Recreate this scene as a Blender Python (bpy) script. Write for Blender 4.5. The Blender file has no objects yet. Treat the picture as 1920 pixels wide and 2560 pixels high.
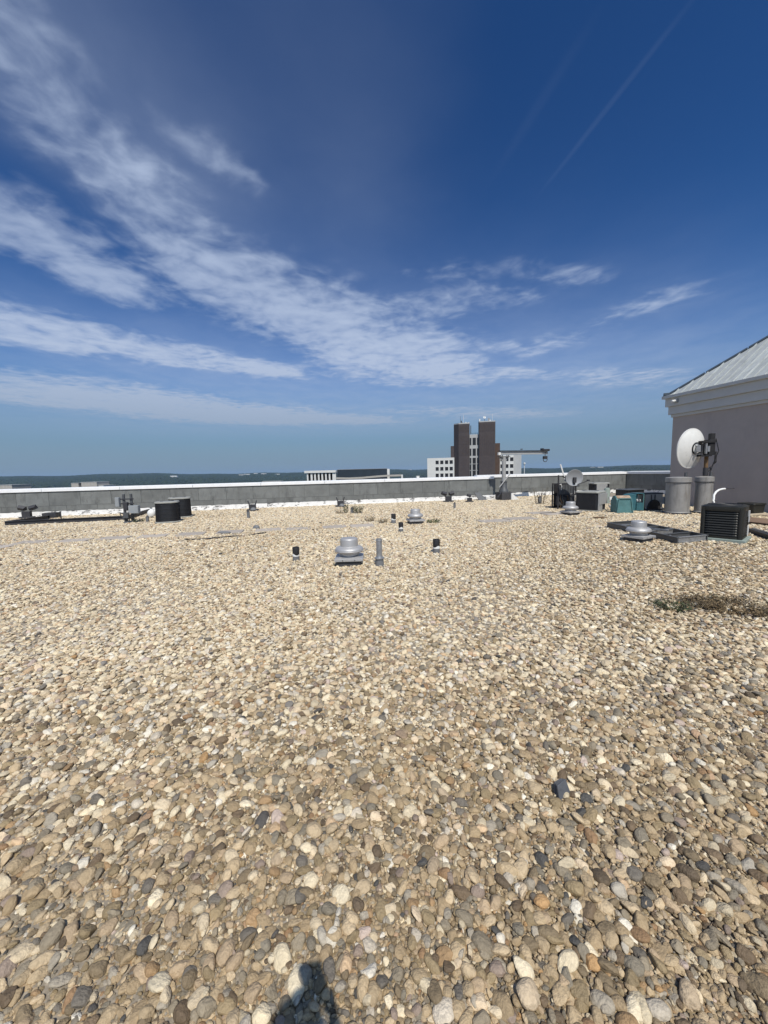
import bpy, math, random
import numpy as np
from mathutils import Vector, Matrix
R = math.radians
rnd = random.Random(7)
SC = bpy.context.scene
COL = SC.collection

# ------------------------------------------------------------------ camera
F = 962.0; PITCH = R(5.91); ROLL = R(1.35); EYE = 1.6
cam_d = bpy.data.cameras.new('camera'); cam = bpy.data.objects.new('camera', cam_d); COL.objects.link(cam)
cam_d.sensor_fit = 'VERTICAL'; cam_d.sensor_height = 36.0; cam_d.sensor_width = 27.0
cam_d.lens = 36.0 * F / 2560; cam_d.clip_start = 0.02; cam_d.clip_end = 60000
cam.matrix_world = (Matrix.Translation((0, 0, EYE)) @ Matrix.Rotation(R(90) - PITCH, 4, 'X') @ Matrix.Rotation(-ROLL, 4, 'Z'))
SC.camera = cam

# ------------------------------------------------------------------ sun, sky, exposure
SUN_EL = R(54.6)
SUN_TO = Vector((0.205, -0.98, 0)).normalized() * math.cos(SUN_EL) + Vector((0, 0, math.sin(SUN_EL)))
sd = bpy.data.lights.new('sun', 'SUN'); sd.energy = 4.2; sd.angle = R(0.53); sd.color = (1.0, 0.94, 0.85)
sun = bpy.data.objects.new('sun', sd); COL.objects.link(sun)
sun.rotation_euler = SUN_TO.to_track_quat('Z', 'Y').to_euler(); sun.location = (8, -20, 40)

SC.view_settings.view_transform = 'Standard'; SC.view_settings.look = 'None'
SC.view_settings.exposure = 0.0; SC.view_settings.gamma = 1.0; SC.view_settings.use_curve_mapping = False

W = bpy.data.worlds.new('World'); SC.world = W; W.use_nodes = True
def world():
    nt = W.node_tree; N = nt.nodes; L = nt.links; N.clear()
    def nd(t, **k):
        n = N.new(t)
        for a, b in k.items(): setattr(n, a, b)
        return n
    def mth(op, a, b=None, c=None, clamp=False):
        n = nd('ShaderNodeMath', operation=op, use_clamp=clamp)
        for i, v in enumerate((a, b, c)):
            if v is None: continue
            if isinstance(v, (int, float)): n.inputs[i].default_value = v
            else: L.new(v, n.inputs[i])
        return n.outputs[0]
    out = nd('ShaderNodeOutputWorld'); bg = nd('ShaderNodeBackground'); bg.inputs[1].default_value = SKY_STRENGTH
    L.new(bg.outputs[0], out.inputs[0])
    sky = nd('ShaderNodeTexSky', sky_type='NISHITA', sun_disc=False)
    sky.sun_elevation = SUN_EL; sky.sun_rotation = math.atan2(SUN_TO.x, SUN_TO.y)
    sky.altitude = 60; sky.air_density = 1.0; sky.dust_density = 1.5; sky.ozone_density = 6.0
    # deep, saturated summer blue
    gm = nd('ShaderNodeGamma'); gm.inputs[1].default_value = SKY_GAMMA
    sc1 = nd('ShaderNodeVectorMath', operation='MULTIPLY'); sc1.inputs[1].default_value = SKY_TINT
    L.new(sky.outputs[0], gm.inputs[0]); L.new(gm.outputs[0], sc1.inputs[0])
    tc = nd('ShaderNodeTexCoord'); sep = nd('ShaderNodeSeparateXYZ'); L.new(tc.outputs['Generated'], sep.inputs[0])
    z = mth('MAXIMUM', sep.outputs[2], 0.012)
    px = mth('DIVIDE', sep.outputs[0], z); py = mth('DIVIDE', sep.outputs[1], z)
    cmb = nd('ShaderNodeCombineXYZ'); L.new(px, cmb.inputs[0]); L.new(py, cmb.inputs[1])
    pl = cmb.outputs[0]
    # warp of the cloud layer
    wn = nd('ShaderNodeTexNoise'); wn.inputs['Scale'].default_value = 2.1; wn.inputs['Detail'].default_value = 3
    L.new(pl, wn.inputs['Vector'])
    ws = nd('ShaderNodeVectorMath', operation='SUBTRACT'); ws.inputs[1].default_value = (.5, .5, .5); L.new(wn.outputs['Color'], ws.inputs[0])
    wm = nd('ShaderNodeVectorMath', operation='SCALE'); wm.inputs['Scale'].default_value = 0.26; L.new(ws.outputs[0], wm.inputs[0])
    wa = nd('ShaderNodeVectorMath', operation='ADD'); L.new(pl, wa.inputs[0]); L.new(wm.outputs[0], wa.inputs[1])
    def blob(cx, cy, ang, a, b, amp, src=wa.outputs[0]):
        mp = nd('ShaderNodeMapping', vector_type='TEXTURE')
        mp.inputs['Location'].default_value = (cx, cy, 0); mp.inputs['Rotation'].default_value = (0, 0, R(ang)); mp.inputs['Scale'].default_value = (a, b, 1)
        L.new(src, mp.inputs['Vector'])
        ln = nd('ShaderNodeVectorMath', operation='LENGTH'); L.new(mp.outputs[0], ln.inputs[0])
        mr = nd('ShaderNodeMapRange', interpolation_type='SMOOTHERSTEP')
        mr.inputs[1].default_value = 1.45; mr.inputs[2].default_value = 0.10; mr.inputs[3].default_value = 0; mr.inputs[4].default_value = amp
        L.new(ln.outputs[1], mr.inputs[0]); return mr.outputs[0]
    tot = None
    for bl in CLOUDS:
        v = blob(*bl); tot = v if tot is None else mth('MAXIMUM', tot, v)
    # unseen cloud added behind the photographer and to the sides, whitening the ambient light
    bk = nd('ShaderNodeMapRange', interpolation_type='SMOOTHSTEP'); bk.inputs[1].default_value = .55; bk.inputs[2].default_value = -.5; bk.inputs[4].default_value = .74
    L.new(py, bk.inputs[0]); tot = mth('MAXIMUM', tot, bk.outputs[0])
    # billows: two scales of fractal noise, drawn out along the wind
    mp = nd('ShaderNodeMapping'); mp.inputs['Rotation'].default_value = (0, 0, R(-28)); mp.inputs['Scale'].default_value = (1.0, 0.85, 1); L.new(wa.outputs[0], mp.inputs[0])
    n1 = nd('ShaderNodeTexNoise'); n1.inputs['Scale'].default_value = 2.6; n1.inputs['Detail'].default_value = 7; n1.inputs['Roughness'].default_value = .58; L.new(mp.outputs[0], n1.inputs['Vector'])
    n2 = nd('ShaderNodeTexNoise'); n2.inputs['Scale'].default_value = 9.0; n2.inputs['Detail'].default_value = 6; n2.inputs['Roughness'].default_value = .48; L.new(wa.outputs[0], n2.inputs['Vector'])
    nn = mth('MULTIPLY_ADD', n2.outputs[0], 0.62, mth('MULTIPLY', n1.outputs[0], 0.50))     # ~0.56 mean
    den = mth('ADD', tot, mth('MULTIPLY', mth('SUBTRACT', nn, 0.56), 2.0))
    mr = nd('ShaderNodeMapRange', interpolation_type='SMOOTHSTEP'); mr.inputs[1].default_value = 0.22; mr.inputs[2].default_value = 1.45
    L.new(den, mr.inputs[0]); dens = mth('MULTIPLY', mr.outputs[0], mth('GREATER_THAN', tot, 0.001))
    mr2 = nd('ShaderNodeMapRange', interpolation_type='SMOOTHSTEP'); mr2.inputs[1].default_value = 0.05; mr2.inputs[2].default_value = 0.95; L.new(den, mr2.inputs[0])
    dens = mth('MULTIPLY', mth('MULTIPLY_ADD', mr2.outputs[0], 0.42, mth('MULTIPLY', mr.outputs[0], 0.58)), mth('MULTIPLY', tot, 3.0, clamp=True))
    # thin veils and contrails
    veil = None
    for bl in VEILS:
        v = blob(*bl); veil = v if veil is None else mth('ADD', veil, v)
    for (x0, y0, x1, y1, w, amp) in TRAILS:
        a = math.degrees(math.atan2(y1 - y0, x1 - x0)); l = math.hypot(x1 - x0, y1 - y0) / 2
        veil = mth('ADD', veil, blob((x0 + x1) / 2, (y0 + y1) / 2, a, l, w, amp, pl))
    vn = mth('MULTIPLY', veil, mth('ADD', n1.outputs[0], 0.5))
    # low haze cloud bank: extinction near the horizon
    fade = nd('ShaderNodeMapRange', interpolation_type='SMOOTHSTEP'); fade.inputs[1].default_value = 0.0; fade.inputs[2].default_value = 0.10
    L.new(sep.outputs[2], fade.inputs[0])
    alpha = mth('MULTIPLY', mth('ADD', mth('MULTIPLY', dens, 0.80), vn, clamp=True), fade.outputs[0])
    mx = nd('ShaderNodeMix', data_type='RGBA'); L.new(alpha, mx.inputs['Factor']); L.new(sc1.outputs[0], mx.inputs[6])
    mx.inputs[7].default_value = tuple(c / SKY_STRENGTH for c in CLOUD_COL) + (1,)
    # dull blue-grey summer haze standing along the whole horizon
    hz = nd('ShaderNodeMapRange', interpolation_type='SMOOTHERSTEP'); hz.inputs[1].default_value = 0.30; hz.inputs[2].default_value = -0.03; hz.inputs[3].default_value = 0; hz.inputs[4].default_value = HORIZON_AMT
    L.new(sep.outputs[2], hz.inputs[0])
    mh = nd('ShaderNodeMix', data_type='RGBA'); L.new(hz.outputs[0], mh.inputs['Factor']); L.new(mx.outputs[2], mh.inputs[6]); mh.inputs[7].default_value = tuple(c / SKY_STRENGTH for c in HORIZON_COL) + (1,)
    L.new(mh.outputs[2], bg.inputs[0])
SKY_STRENGTH = 0.1
SKY_GAMMA = 1.45
SKY_TINT = (.235, .42, .50)
HORIZON_COL = (.225, .315, .420); HORIZON_AMT = .95
CLOUD_COL = (0.44, 0.53, 0.71)
CLOUDS = [  # (x, y, turn, half length, half width, amount) in units of the cloud height overhead
    (-0.86, 1.02, 88, 0.454, 0.218, 0.496), (-0.84, 1.42, 84, 0.454, 0.262, 0.624), (-0.84, 1.8, 80, 0.432, 0.315, 0.672), (-0.78, 2.12, 60, 0.486, 0.461, 0.92), (-0.42, 2.65, 60, 0.81, 0.589, 0.98),
    (0, 3.3, 58, 0.918, 0.794, 1.02), (0.45, 3.85, 50, 0.81, 0.64, 0.98), (0.85, 4.3, 40, 0.594, 0.512, 0.8), (-0.1, 4.15, 40, 0.972, 0.384, 0.62),
    (-1.45, 1.62, 82, 0.432, 0.338, 0.92), (-1.38, 2.05, 75, 0.378, 0.282, 0.95),
    (-2.35, 2.7, 45, 0.81, 0.592, 1), (-1.75, 3.25, 45, 0.81, 0.479, 0.92), (-1.15, 3.75, 35, 0.648, 0.416, 0.91),
    (-3.6, 5, 45, 2.376, 1.44, 1.115), (-2.4, 6.6, 30, 2.376, 1.44, 1.115), (-0.8, 7.4, 20, 1.728, 0.896, 0.963), (1.2, 6.6, 10, 1.512, 0.64, 0.5),
    (-0.485, 1.345, 68, 0.22, 0.1, 0.46), (0.4, 2.1, 20, 0.324, 0.179, 0.368), (0.32, 2.45, 15, 0.432, 0.218, 0.456), (0.66, 2.35, 15, 0.432, 0.205, 0.427), (0.95, 2.12, 20, 0.432, 0.128, 0.427), (0.15, 2.05, 30, 0.108, 0.09, 0.368),
    (1, 3.3, 25, 0.432, 0.23, 0.405), (1.35, 3.3, -65, 0.54, 0.282, 0.456), (1.66, 2.55, -60, 0.432, 0.256, 0.464), (1.5, 4.2, 25, 0.864, 0.307, 0.56), (2.9, 4.55, 20, 1.188, 0.538, 0.592), (2.3, 7.2, 10, 1.728, 0.768, 0.65)]
VEILS = [(-.35, 1.9, 65, 1.3, .7, .085), (-.1, 1.0, 80, .7, .30, .055), (-.75, 1.2, 85, .8, .38, .15), (2.0, 3.6, 20, 2.2, 1.6, .16), (0, 7.0, 0, 9, 4.4, .48), (-2.0, 3.2, 45, 2.0, 1.2, .16)]
TRAILS = [(.70, .90, .60, 1.50, .011, .035), (.50, .95, .40, 1.45, .02, .012)]
world()

# ------------------------------------------------------------------ pixel -> place helpers (photo is 1920 x 2560)
def ray(px, py):
    u = (px - 960) / F; v = (1280 - py) / F
    c, s = math.cos(ROLL), math.sin(ROLL)
    x = u * c + v * s; y = -u * s + v * c
    cp, sp = math.cos(PITCH), math.sin(PITCH)
    return Vector((x, cp + y * sp, y * cp - sp))
def G(px, py, z=0.0):
    d = ray(px, py); return Vector((0, 0, EYE)) + d * ((z - EYE) / d.z)
def P(px, py, Y):
    d = ray(px, py); return Vector((0, 0, EYE)) + d * (Y / d.y)

# ------------------------------------------------------------------ mesh builder
class MB:
    def __init__(s): s.v = []; s.f = []; s.sm = []
    def add(s, vs, fs, M=None, smooth=False):
        o = len(s.v)
        for p in vs: s.v.append(tuple(M @ Vector(p)) if M is not None else tuple(p))
        for f in fs: s.f.append(tuple(i + o for i in f)); s.sm.append(smooth)
        return s
    def box(s, c, d, rz=0, M=None, rx=0, ry=0):
        x, y, z = d[0] / 2, d[1] / 2, d[2] / 2
        vs = [(-x, -y, -z), (x, -y, -z), (x, y, -z), (-x, y, -z), (-x, -y, z), (x, -y, z), (x, y, z), (-x, y, z)]
        T = Matrix.Translation(c) @ Matrix.Rotation(rz, 4, 'Z') @ Matrix.Rotation(ry, 4, 'Y') @ Matrix.Rotation(rx, 4, 'X')
        if M is not None: T = M @ T
        return s.add(vs, [(0, 3, 2, 1), (4, 5, 6, 7), (0, 1, 5, 4), (1, 2, 6, 5), (2, 3, 7, 6), (3, 0, 4, 7)], T)
    def loft(s, rings, M=None, smooth=False, cap0=True, cap1=True):
        n = len(rings[0]); vs = [p for r in rings for p in r]; fs = []
        for k in range(len(rings) - 1):
            for i in range(n):
                j = (i + 1) % n; fs.append((k * n + i, k * n + j, (k + 1) * n + j, (k + 1) * n + i))
        s.add(vs, fs, M, smooth)
        o = len(s.v) - len(vs)
        if cap0: s.f.append(tuple(o + i for i in reversed(range(n)))); s.sm.append(False)
        if cap1: s.f.append(tuple(o + (len(rings) - 1) * n + i for i in range(n))); s.sm.append(False)
        return s
    def lathe(s, prof, n=32, c=(0, 0, 0), M=None, smooth=True, cap0=True, cap1=True, sx=1, sy=1):
        rings = [[(c[0] + r * sx * math.cos(2 * math.pi * i / n), c[1] + r * sy * math.sin(2 * math.pi * i / n), c[2] + z) for i in range(n)] for r, z in prof]
        return s.loft(rings, M, smooth, cap0, cap1)
    def cyl(s, c, r, h, n=20, M=None, r2=None): return s.lathe([(r, 0), (r if r2 is None else r2, h)], n, c, M)
    def tube(s, pts, r, n=8, M=None):
        pts = [Vector(p) for p in pts]; rings = []
        for i, p in enumerate(pts):
            t = (pts[min(i + 1, len(pts) - 1)] - pts[max(i - 1, 0)]).normalized()
            up = Vector((0, 0, 1)) if abs(t.z) < .95 else Vector((1, 0, 0))
            a = t.cross(up).normalized(); b = t.cross(a)
            rr = r[i] if isinstance(r, (list, tuple)) else r
            rings.append([tuple(p + (a * math.cos(2 * math.pi * k / n) - b * math.sin(2 * math.pi * k / n)) * rr) for k in range(n)])
        return s.loft(rings, M, True)
    def prism(s, poly, axis_vec, M=None):
        a = Vector(axis_vec); r0 = [tuple(p) for p in poly]; r1 = [tuple(Vector(p) + a) for p in poly]
        return s.loft([r0, r1], M)
    def beam(s, p0, p1, w, h, M=None):
        p0, p1 = Vector(p0), Vector(p1); d = p1 - p0; rz = math.atan2(d.y, d.x); ry = -math.asin(d.z / d.length)
        return s.box((p0 + p1) / 2, (d.length, w, h), rz, M, 0, ry)
    def mesh(s, name):
        me = bpy.data.meshes.new(name); me.from_pydata(s.v, [], s.f)
        me.polygons.foreach_set('use_smooth', s.sm); me.update()
        return me
    def build(s, name, m, parent=None, bevel=0, loc=None, rz=0, fix=True):
        me = s.mesh(name)
        if fix:
            import bmesh
            bm = bmesh.new(); bm.from_mesh(me); bmesh.ops.recalc_face_normals(bm, faces=bm.faces); bm.to_mesh(me); bm.free()
        if any(s.sm): me.set_sharp_from_angle(angle=R(38))
        me.materials.append(m)
        o = bpy.data.objects.new(name, me); COL.objects.link(o)
        if parent: o.parent = parent
        if loc is not None: o.location = loc
        if rz: o.rotation_euler.z = rz
        if bevel:
            b = o.modifiers.new('bevel', 'BEVEL'); b.width = bevel; b.segments = 2; b.limit_method = 'ANGLE'; b.angle_limit = R(40)
            b.harden_normals = False
        return o
def tag(o, label=None, cat=None, group=None, kind=None):
    if label: o['label'] = label
    if cat: o['category'] = cat
    if group: o['group'] = group
    if kind: o['kind'] = kind
    return o
def thing(name, label, cat, loc=(0, 0, 0), rz=0, group=None, scale=1):
    o = bpy.data.objects.new(name, None); COL.objects.link(o); o.empty_display_size = .1
    o.location = loc; o.rotation_euler.z = rz; o.scale = (scale,) * 3
    return tag(o, label, cat, group)
def copy_tree(o, parent=None):
    c = o.copy(); COL.objects.link(c)
    if parent: c.parent = parent
    for ch in list(o.children): copy_tree(ch, c)
    return c

# ------------------------------------------------------------------ materials
def srgb(r, g, b):
    f = lambda c: (c / 255) / 12.92 if c / 255 <= .04045 else ((c / 255 + .055) / 1.055) ** 2.4
    return (f(r), f(g), f(b))
def mat(name, col, rough=.6, metal=0, var=.15, vscale=6, bump=0, bscale=60, dirt=None, dscale=3, dlo=.5, dhi=.7, streak=None, objvar=0, spec=.5):
    m = bpy.data.materials.new(name); m.use_nodes = True; nt = m.node_tree; N = nt.nodes; L = nt.links
    b = N['Principled BSDF']; b.inputs['Roughness'].default_value = rough; b.inputs['Metallic'].default_value = metal
    b.inputs['Specular IOR Level'].default_value = spec
    tc = N.new('ShaderNodeTexCoord'); oi = N.new('ShaderNodeObjectInfo')
    off = N.new('ShaderNodeVectorMath'); off.operation = 'MULTIPLY_ADD'
    off.inputs[1].default_value = (1, 1, 1)
    cv = N.new('ShaderNodeCombineXYZ'); ml = N.new('ShaderNodeMath'); ml.operation = 'MULTIPLY'; ml.inputs[1].default_value = 37
    L.new(oi.outputs['Random'], ml.inputs[0]); L.new(ml.outputs[0], cv.inputs[0]); L.new(ml.outputs[0], cv.inputs[1])
    L.new(tc.outputs['Object'], off.inputs[0]); L.new(cv.outputs[0], off.inputs[2]); vec = off.outputs[0]
    n = N.new('ShaderNodeTexNoise'); n.inputs['Scale'].default_value = vscale; n.inputs['Detail'].default_value = 6; n.inputs['Roughness'].default_value = .65
    L.new(vec, n.inputs['Vector'])
    mr = N.new('ShaderNodeMapRange'); mr.inputs[1].default_value = .3; mr.inputs[2].default_value = .7; mr.inputs[3].default_value = 1 - var; mr.inputs[4].default_value = 1 + var
    L.new(n.outputs[0], mr.inputs[0]); fac = mr.outputs[0]
    if objvar:
        m2 = N.new('ShaderNodeMapRange'); m2.inputs[3].default_value = 1 - objvar; m2.inputs[4].default_value = 1 + objvar; L.new(oi.outputs['Random'], m2.inputs[0])
        mm = N.new('ShaderNodeMath'); mm.operation = 'MULTIPLY'; L.new(fac, mm.inputs[0]); L.new(m2.outputs[0], mm.inputs[1]); fac = mm.outputs[0]
    vm = N.new('ShaderNodeVectorMath'); vm.operation = 'SCALE'; vm.inputs[0].default_value = col[:3]; L.new(fac, vm.inputs['Scale'])
    c = vm.outputs[0]
    if dirt:
        dn = N.new('ShaderNodeTexNoise'); dn.inputs['Scale'].default_value = dscale; dn.inputs['Detail'].default_value = 8; dn.inputs['Roughness'].default_value = .7
        if streak:
            mp = N.new('ShaderNodeMapping'); mp.inputs['Scale'].default_value = streak; L.new(vec, mp.inputs[0]); L.new(mp.outputs[0], dn.inputs['Vector'])
        else: L.new(vec, dn.inputs['Vector'])
        dm = N.new('ShaderNodeMapRange'); dm.inputs[1].default_value = dlo; dm.inputs[2].default_value = dhi; L.new(dn.outputs[0], dm.inputs[0])
        mx = N.new('ShaderNodeMix'); mx.data_type = 'RGBA'; L.new(dm.outputs[0], mx.inputs['Factor']); L.new(c, mx.inputs[6]); mx.inputs[7].default_value = tuple(dirt) + (1,)
        c = mx.outputs[2]
    L.new(c, b.inputs['Base Color'])
    if bump:
        bn = N.new('ShaderNodeTexNoise'); bn.inputs['Scale'].default_value = bscale; bn.inputs['Detail'].default_value = 5; L.new(vec, bn.inputs['Vector'])
        bp = N.new('ShaderNodeBump'); bp.inputs['Strength'].default_value = bump; bp.inputs['Distance'].default_value = .01; L.new(bn.outputs[0], bp.inputs['Height']); L.new(bp.outputs[0], b.inputs['Normal'])
    return m
M = dict(
    panel=mat('slate_panel', (.165, .172, .165), .75, var=.18, vscale=2.2, bump=.25, bscale=50, dirt=(.06, .062, .06), dscale=2.2, dlo=.52, dhi=.78, streak=(1.6, 1.6, .5), objvar=.10),
    coping=mat('white_coping', (.86, .86, .85), .45, var=.05, vscale=3, dirt=(.62, .61, .58), dscale=4, dlo=.62, dhi=.85),
    flash=mat('white_flashing', (.74, .73, .70), .7, var=.10, vscale=5, bump=.5, bscale=16, dirt=(.13, .125, .12), dscale=3.2, dlo=.53, dhi=.60, streak=(1, 1, 2.2)),
    deck=mat('gravel_bed', (.27, .23, .175), .95, var=.4, vscale=30, bump=.6, bscale=40),
    paver=mat('concrete_paver', (.40, .355, .305), .9, var=.12, vscale=8, bump=.2, bscale=90, objvar=.12),
    alu=mat('spun_aluminium', (.46, .455, .45), .5, .45, var=.10, vscale=4, bump=.05, bscale=30, dirt=(.33, .32, .31), dscale=6, dlo=.55, dhi=.8),
    galv=mat('galvanised_steel', (.40, .41, .42), .5, .75, var=.25, vscale=18, dirt=(.22, .2, .18), dscale=7, dlo=.6, dhi=.8),
    dgrey=mat('dark_grey_metal', (.10, .105, .11), .55, .3, var=.15),
    curb=mat('bitumen_curb', (.055, .055, .058), .8, var=.25, vscale=10, bump=.2),
    black=mat('black_wrap', (.018, .018, .02), .6, var=.25, vscale=10, bump=.2, bscale=30),
    mount=mat('black_mount', (.016, .016, .018), .7, .1, var=.3, vscale=8),
    bsteel=mat('dark_painted_steel', (.045, .045, .05), .6, .2, var=.3, vscale=5, dirt=(.10, .075, .055), dscale=5, dlo=.6, dhi=.8),
    white=mat('white_sealant', (.75, .75, .72), .6, var=.08),
    lead=mat('lead_grey', (.17, .175, .18), .7, .2, var=.2, vscale=12),
    fin=mat('condenser_coil', (.012, .014, .018), .6, .1, var=.2, vscale=8),
    lid=mat('condenser_lid', (.33, .33, .30), .6, .1, var=.15, vscale=6, dirt=(.2, .18, .14), dscale=4, dlo=.55, dhi=.75),
    cab=mat('grey_cabinet', (.36, .36, .35), .55, .1, var=.1, vscale=5, dirt=(.24, .22, .19), dscale=5, dlo=.6, dhi=.8),
    ubox=mat('utility_box', (.30, .32, .33), .5, .1, var=.08),
    teal=mat('teal_paint', (.085, .20, .205), .6, .1, var=.18, vscale=5, dirt=(.19, .23, .21), dscale=6, dlo=.55, dhi=.75),
    teald=mat('teal_dark_paint', (.035, .125, .15), .6, .1, var=.2, vscale=5),
    rust=mat('rusty_top', (.36, .27, .19), .85, var=.3, vscale=9, dirt=(.22, .13, .07), dscale=7, dlo=.5, dhi=.7),
    tank=mat('dull_tank_steel', (.30, .293, .28), .55, .25, var=.12, vscale=3, dirt=(.16, .145, .13), dscale=2.5, dlo=.5, dhi=.8, streak=(3, 3, .5)),
    dishw=mat('dish_white', (.70, .70, .67), .45, var=.06, vscale=4, dirt=(.5, .49, .46), dscale=5, dlo=.55, dhi=.8),
    dishg=mat('dish_grey', (.36, .37, .38), .5, .2, var=.05),
    mrust=mat('rusty_mast', (.16, .10, .05), .8, .2, var=.3, vscale=10),
    brownc=mat('dark_louver', (.028, .028, .024), .45, .2, var=.15, vscale=6, dirt=(.07, .062, .05), dscale=6, dlo=.6, dhi=.85),
    pad=mat('green_pad', (.25, .30, .27), .8, var=.1),
    label=mat('grey_label', (.42, .43, .44), .5, var=.05),
    plywood=mat('weathered_plywood', (.20, .13, .085), .85, var=.25, vscale=6),
    plank=mat('pale_plank', (.45, .38, .28), .85, var=.2),
    stucco=mat('taupe_stucco', (.43, .378, .345), .9, var=.05, vscale=2, bump=.35, bscale=90, dirt=(.34, .30, .28), dscale=1.1, dlo=.5, dhi=.85, streak=(1.4, 1.4, .25)),
    cornice=mat('cornice_paint', (.52, .53, .52), .7, var=.05, vscale=3, dirt=(.42, .40, .38), dscale=3, dlo=.6, dhi=.85),
    roofm=mat('roof_metal', (.43, .455, .45), .6, .1, var=.12, vscale=3, dirt=(.24, .26, .255), dscale=5, dlo=.5, dhi=.75, streak=(3, .5, .5), objvar=.10),
    ridge=mat('ridge_cap', (.075, .095, .115), .5, .3, var=.15),
    stone=mat('building_stone', (.66, .65, .61), .8, var=.05, vscale=.4),
    stone2=mat('building_stone_grey', (.44, .44, .43), .8, var=.05, vscale=.4),
    beige=mat('building_beige', (.40, .37, .33), .8, var=.08, vscale=.6),
    brick=mat('building_brown_brick', (.066, .053, .052), .85, var=.15, vscale=.5, dirt=(.085, .066, .060), dscale=.15, dlo=.5, dhi=.7),
    brick2=mat('building_tan_brick', (.085, .052, .036), .85, var=.15, vscale=.5),
    glass=mat('window_glass', (.03, .03, .032), .25, 0, var=.2, vscale=.6, spec=.25),
    navy=mat('navy_cladding', (.018, .028, .040), .5, 0, var=.2, vscale=.5),
    roofg=mat('flat_roof', (.25, .24, .23), .9, var=.15, vscale=.6),
    leaf=mat('weed_leaf', (.060, .085, .030), .7, var=.45, vscale=8, objvar=.2),
    dryleaf=mat('dry_weed', (.17, .13, .075), .8, var=.35, vscale=8),
    darkdry=mat('brown_green_weed', (.150, .105, .052), .8, var=.4, vscale=8),
    stem=mat('weed_stem', (.11, .09, .06), .8, var=.3),
    slate=mat('slate_shard', (.085, .09, .10), .6, var=.3, vscale=12, bump=.4, bscale=25),
    skin=mat('skin', (.45, .28, .20), .55, var=.06), cloth=mat('shirt_cloth', (.10, .12, .20), .9, var=.1), jeans=mat('trouser_cloth', (.05, .07, .12), .9, var=.15),
    hair=mat('hair', (.04, .025, .015), .6, var=.2), phone=mat('phone_body', (.03, .03, .035), .3, var=.05),
)
def stone_mat(name, PEBBLES):
    m = bpy.data.materials.new(name); m.use_nodes = True; nt = m.node_tree; N = nt.nodes; L = nt.links
    b = N['Principled BSDF']; b.inputs['Roughness'].default_value = .68; b.inputs['Specular IOR Level'].default_value = .35
    oi = N.new('ShaderNodeObjectInfo'); cr = N.new('ShaderNodeValToRGB'); cr.color_ramp.interpolation = 'CONSTANT'
    el = cr.color_ramp.elements; el.remove(el[1])
    tot = sum(w for w, c in PEBBLES); acc = 0
    for i, (w, c) in enumerate(PEBBLES):
        e = el[0] if i == 0 else el.new(acc / tot); e.color = srgb(*c) + (1,); acc += w
    el[0].position = 0
    L.new(oi.outputs['Random'], cr.inputs[0])
    tc = N.new('ShaderNodeTexCoord'); ad = N.new('ShaderNodeVectorMath'); ad.operation = 'ADD'; L.new(tc.outputs['Object'], ad.inputs[0])
    sc = N.new('ShaderNodeVectorMath'); sc.operation = 'SCALE'; sc.inputs[0].default_value = (131, 57, 91); L.new(oi.outputs['Random'], sc.inputs['Scale']); L.new(sc.outputs[0], ad.inputs[1])
    n = N.new('ShaderNodeTexNoise'); n.inputs['Scale'].default_value = 1.8; n.inputs['Detail'].default_value = 8; n.inputs['Roughness'].default_value = .75; L.new(ad.outputs[0], n.inputs['Vector'])
    mr = N.new('ShaderNodeMapRange'); mr.inputs[1].default_value = .3; mr.inputs[2].default_value = .7; mr.inputs[3].default_value = .76; mr.inputs[4].default_value = 1.16; L.new(n.outputs[0], mr.inputs[0])
    # second random: overall value of each stone
    h = N.new('ShaderNodeMath'); h.operation = 'MULTIPLY'; h.inputs[1].default_value = 617.3; L.new(oi.outputs['Random'], h.inputs[0])
    fr = N.new('ShaderNodeMath'); fr.operation = 'FRACT'; L.new(h.outputs[0], fr.inputs[0])
    m2 = N.new('ShaderNodeMapRange'); m2.inputs[3].default_value = .84; m2.inputs[4].default_value = 1.14; L.new(fr.outputs[0], m2.inputs[0])
    mm = N.new('ShaderNodeMath'); mm.operation = 'MULTIPLY'; L.new(mr.outputs[0], mm.inputs[0]); L.new(m2.outputs[0], mm.inputs[1])
    vm = N.new('ShaderNodeVectorMath'); vm.operation = 'SCALE'; L.new(cr.outputs[0], vm.inputs[0]); L.new(mm.outputs[0], vm.inputs['Scale'])
    L.new(vm.outputs[0], b.inputs['Base Color'])
    bn = N.new('ShaderNodeTexNoise'); bn.inputs['Scale'].default_value = 3.2; bn.inputs['Detail'].default_value = 5; L.new(ad.outputs[0], bn.inputs['Vector'])
    bp = N.new('ShaderNodeBump'); bp.inputs['Strength'].default_value = .35; bp.inputs['Distance'].default_value = .07; L.new(bn.outputs[0], bp.inputs['Height']); L.new(bp.outputs[0], b.inputs['Normal'])
    return m
PALE = [(16, (216, 200, 168)), (14, (207, 189, 158)), (12, (224, 209, 178)), (8, (196, 178, 147)), (6, (198, 186, 166)), (6, (212, 191, 160)), (4, (174, 155, 128)),
        (5, (182, 173, 156)), (5, (219, 210, 191)), (3, (229, 220, 199)), (3, (198, 170, 135)), (2, (145, 125, 103)), (1.2, (176, 147, 117)), (1.2, (124, 109, 94)), (1.5, (135, 129, 121)), (.6, (89, 85, 80)), (1.2, (194, 175, 160)), (.3, (194, 145, 95))]
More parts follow.
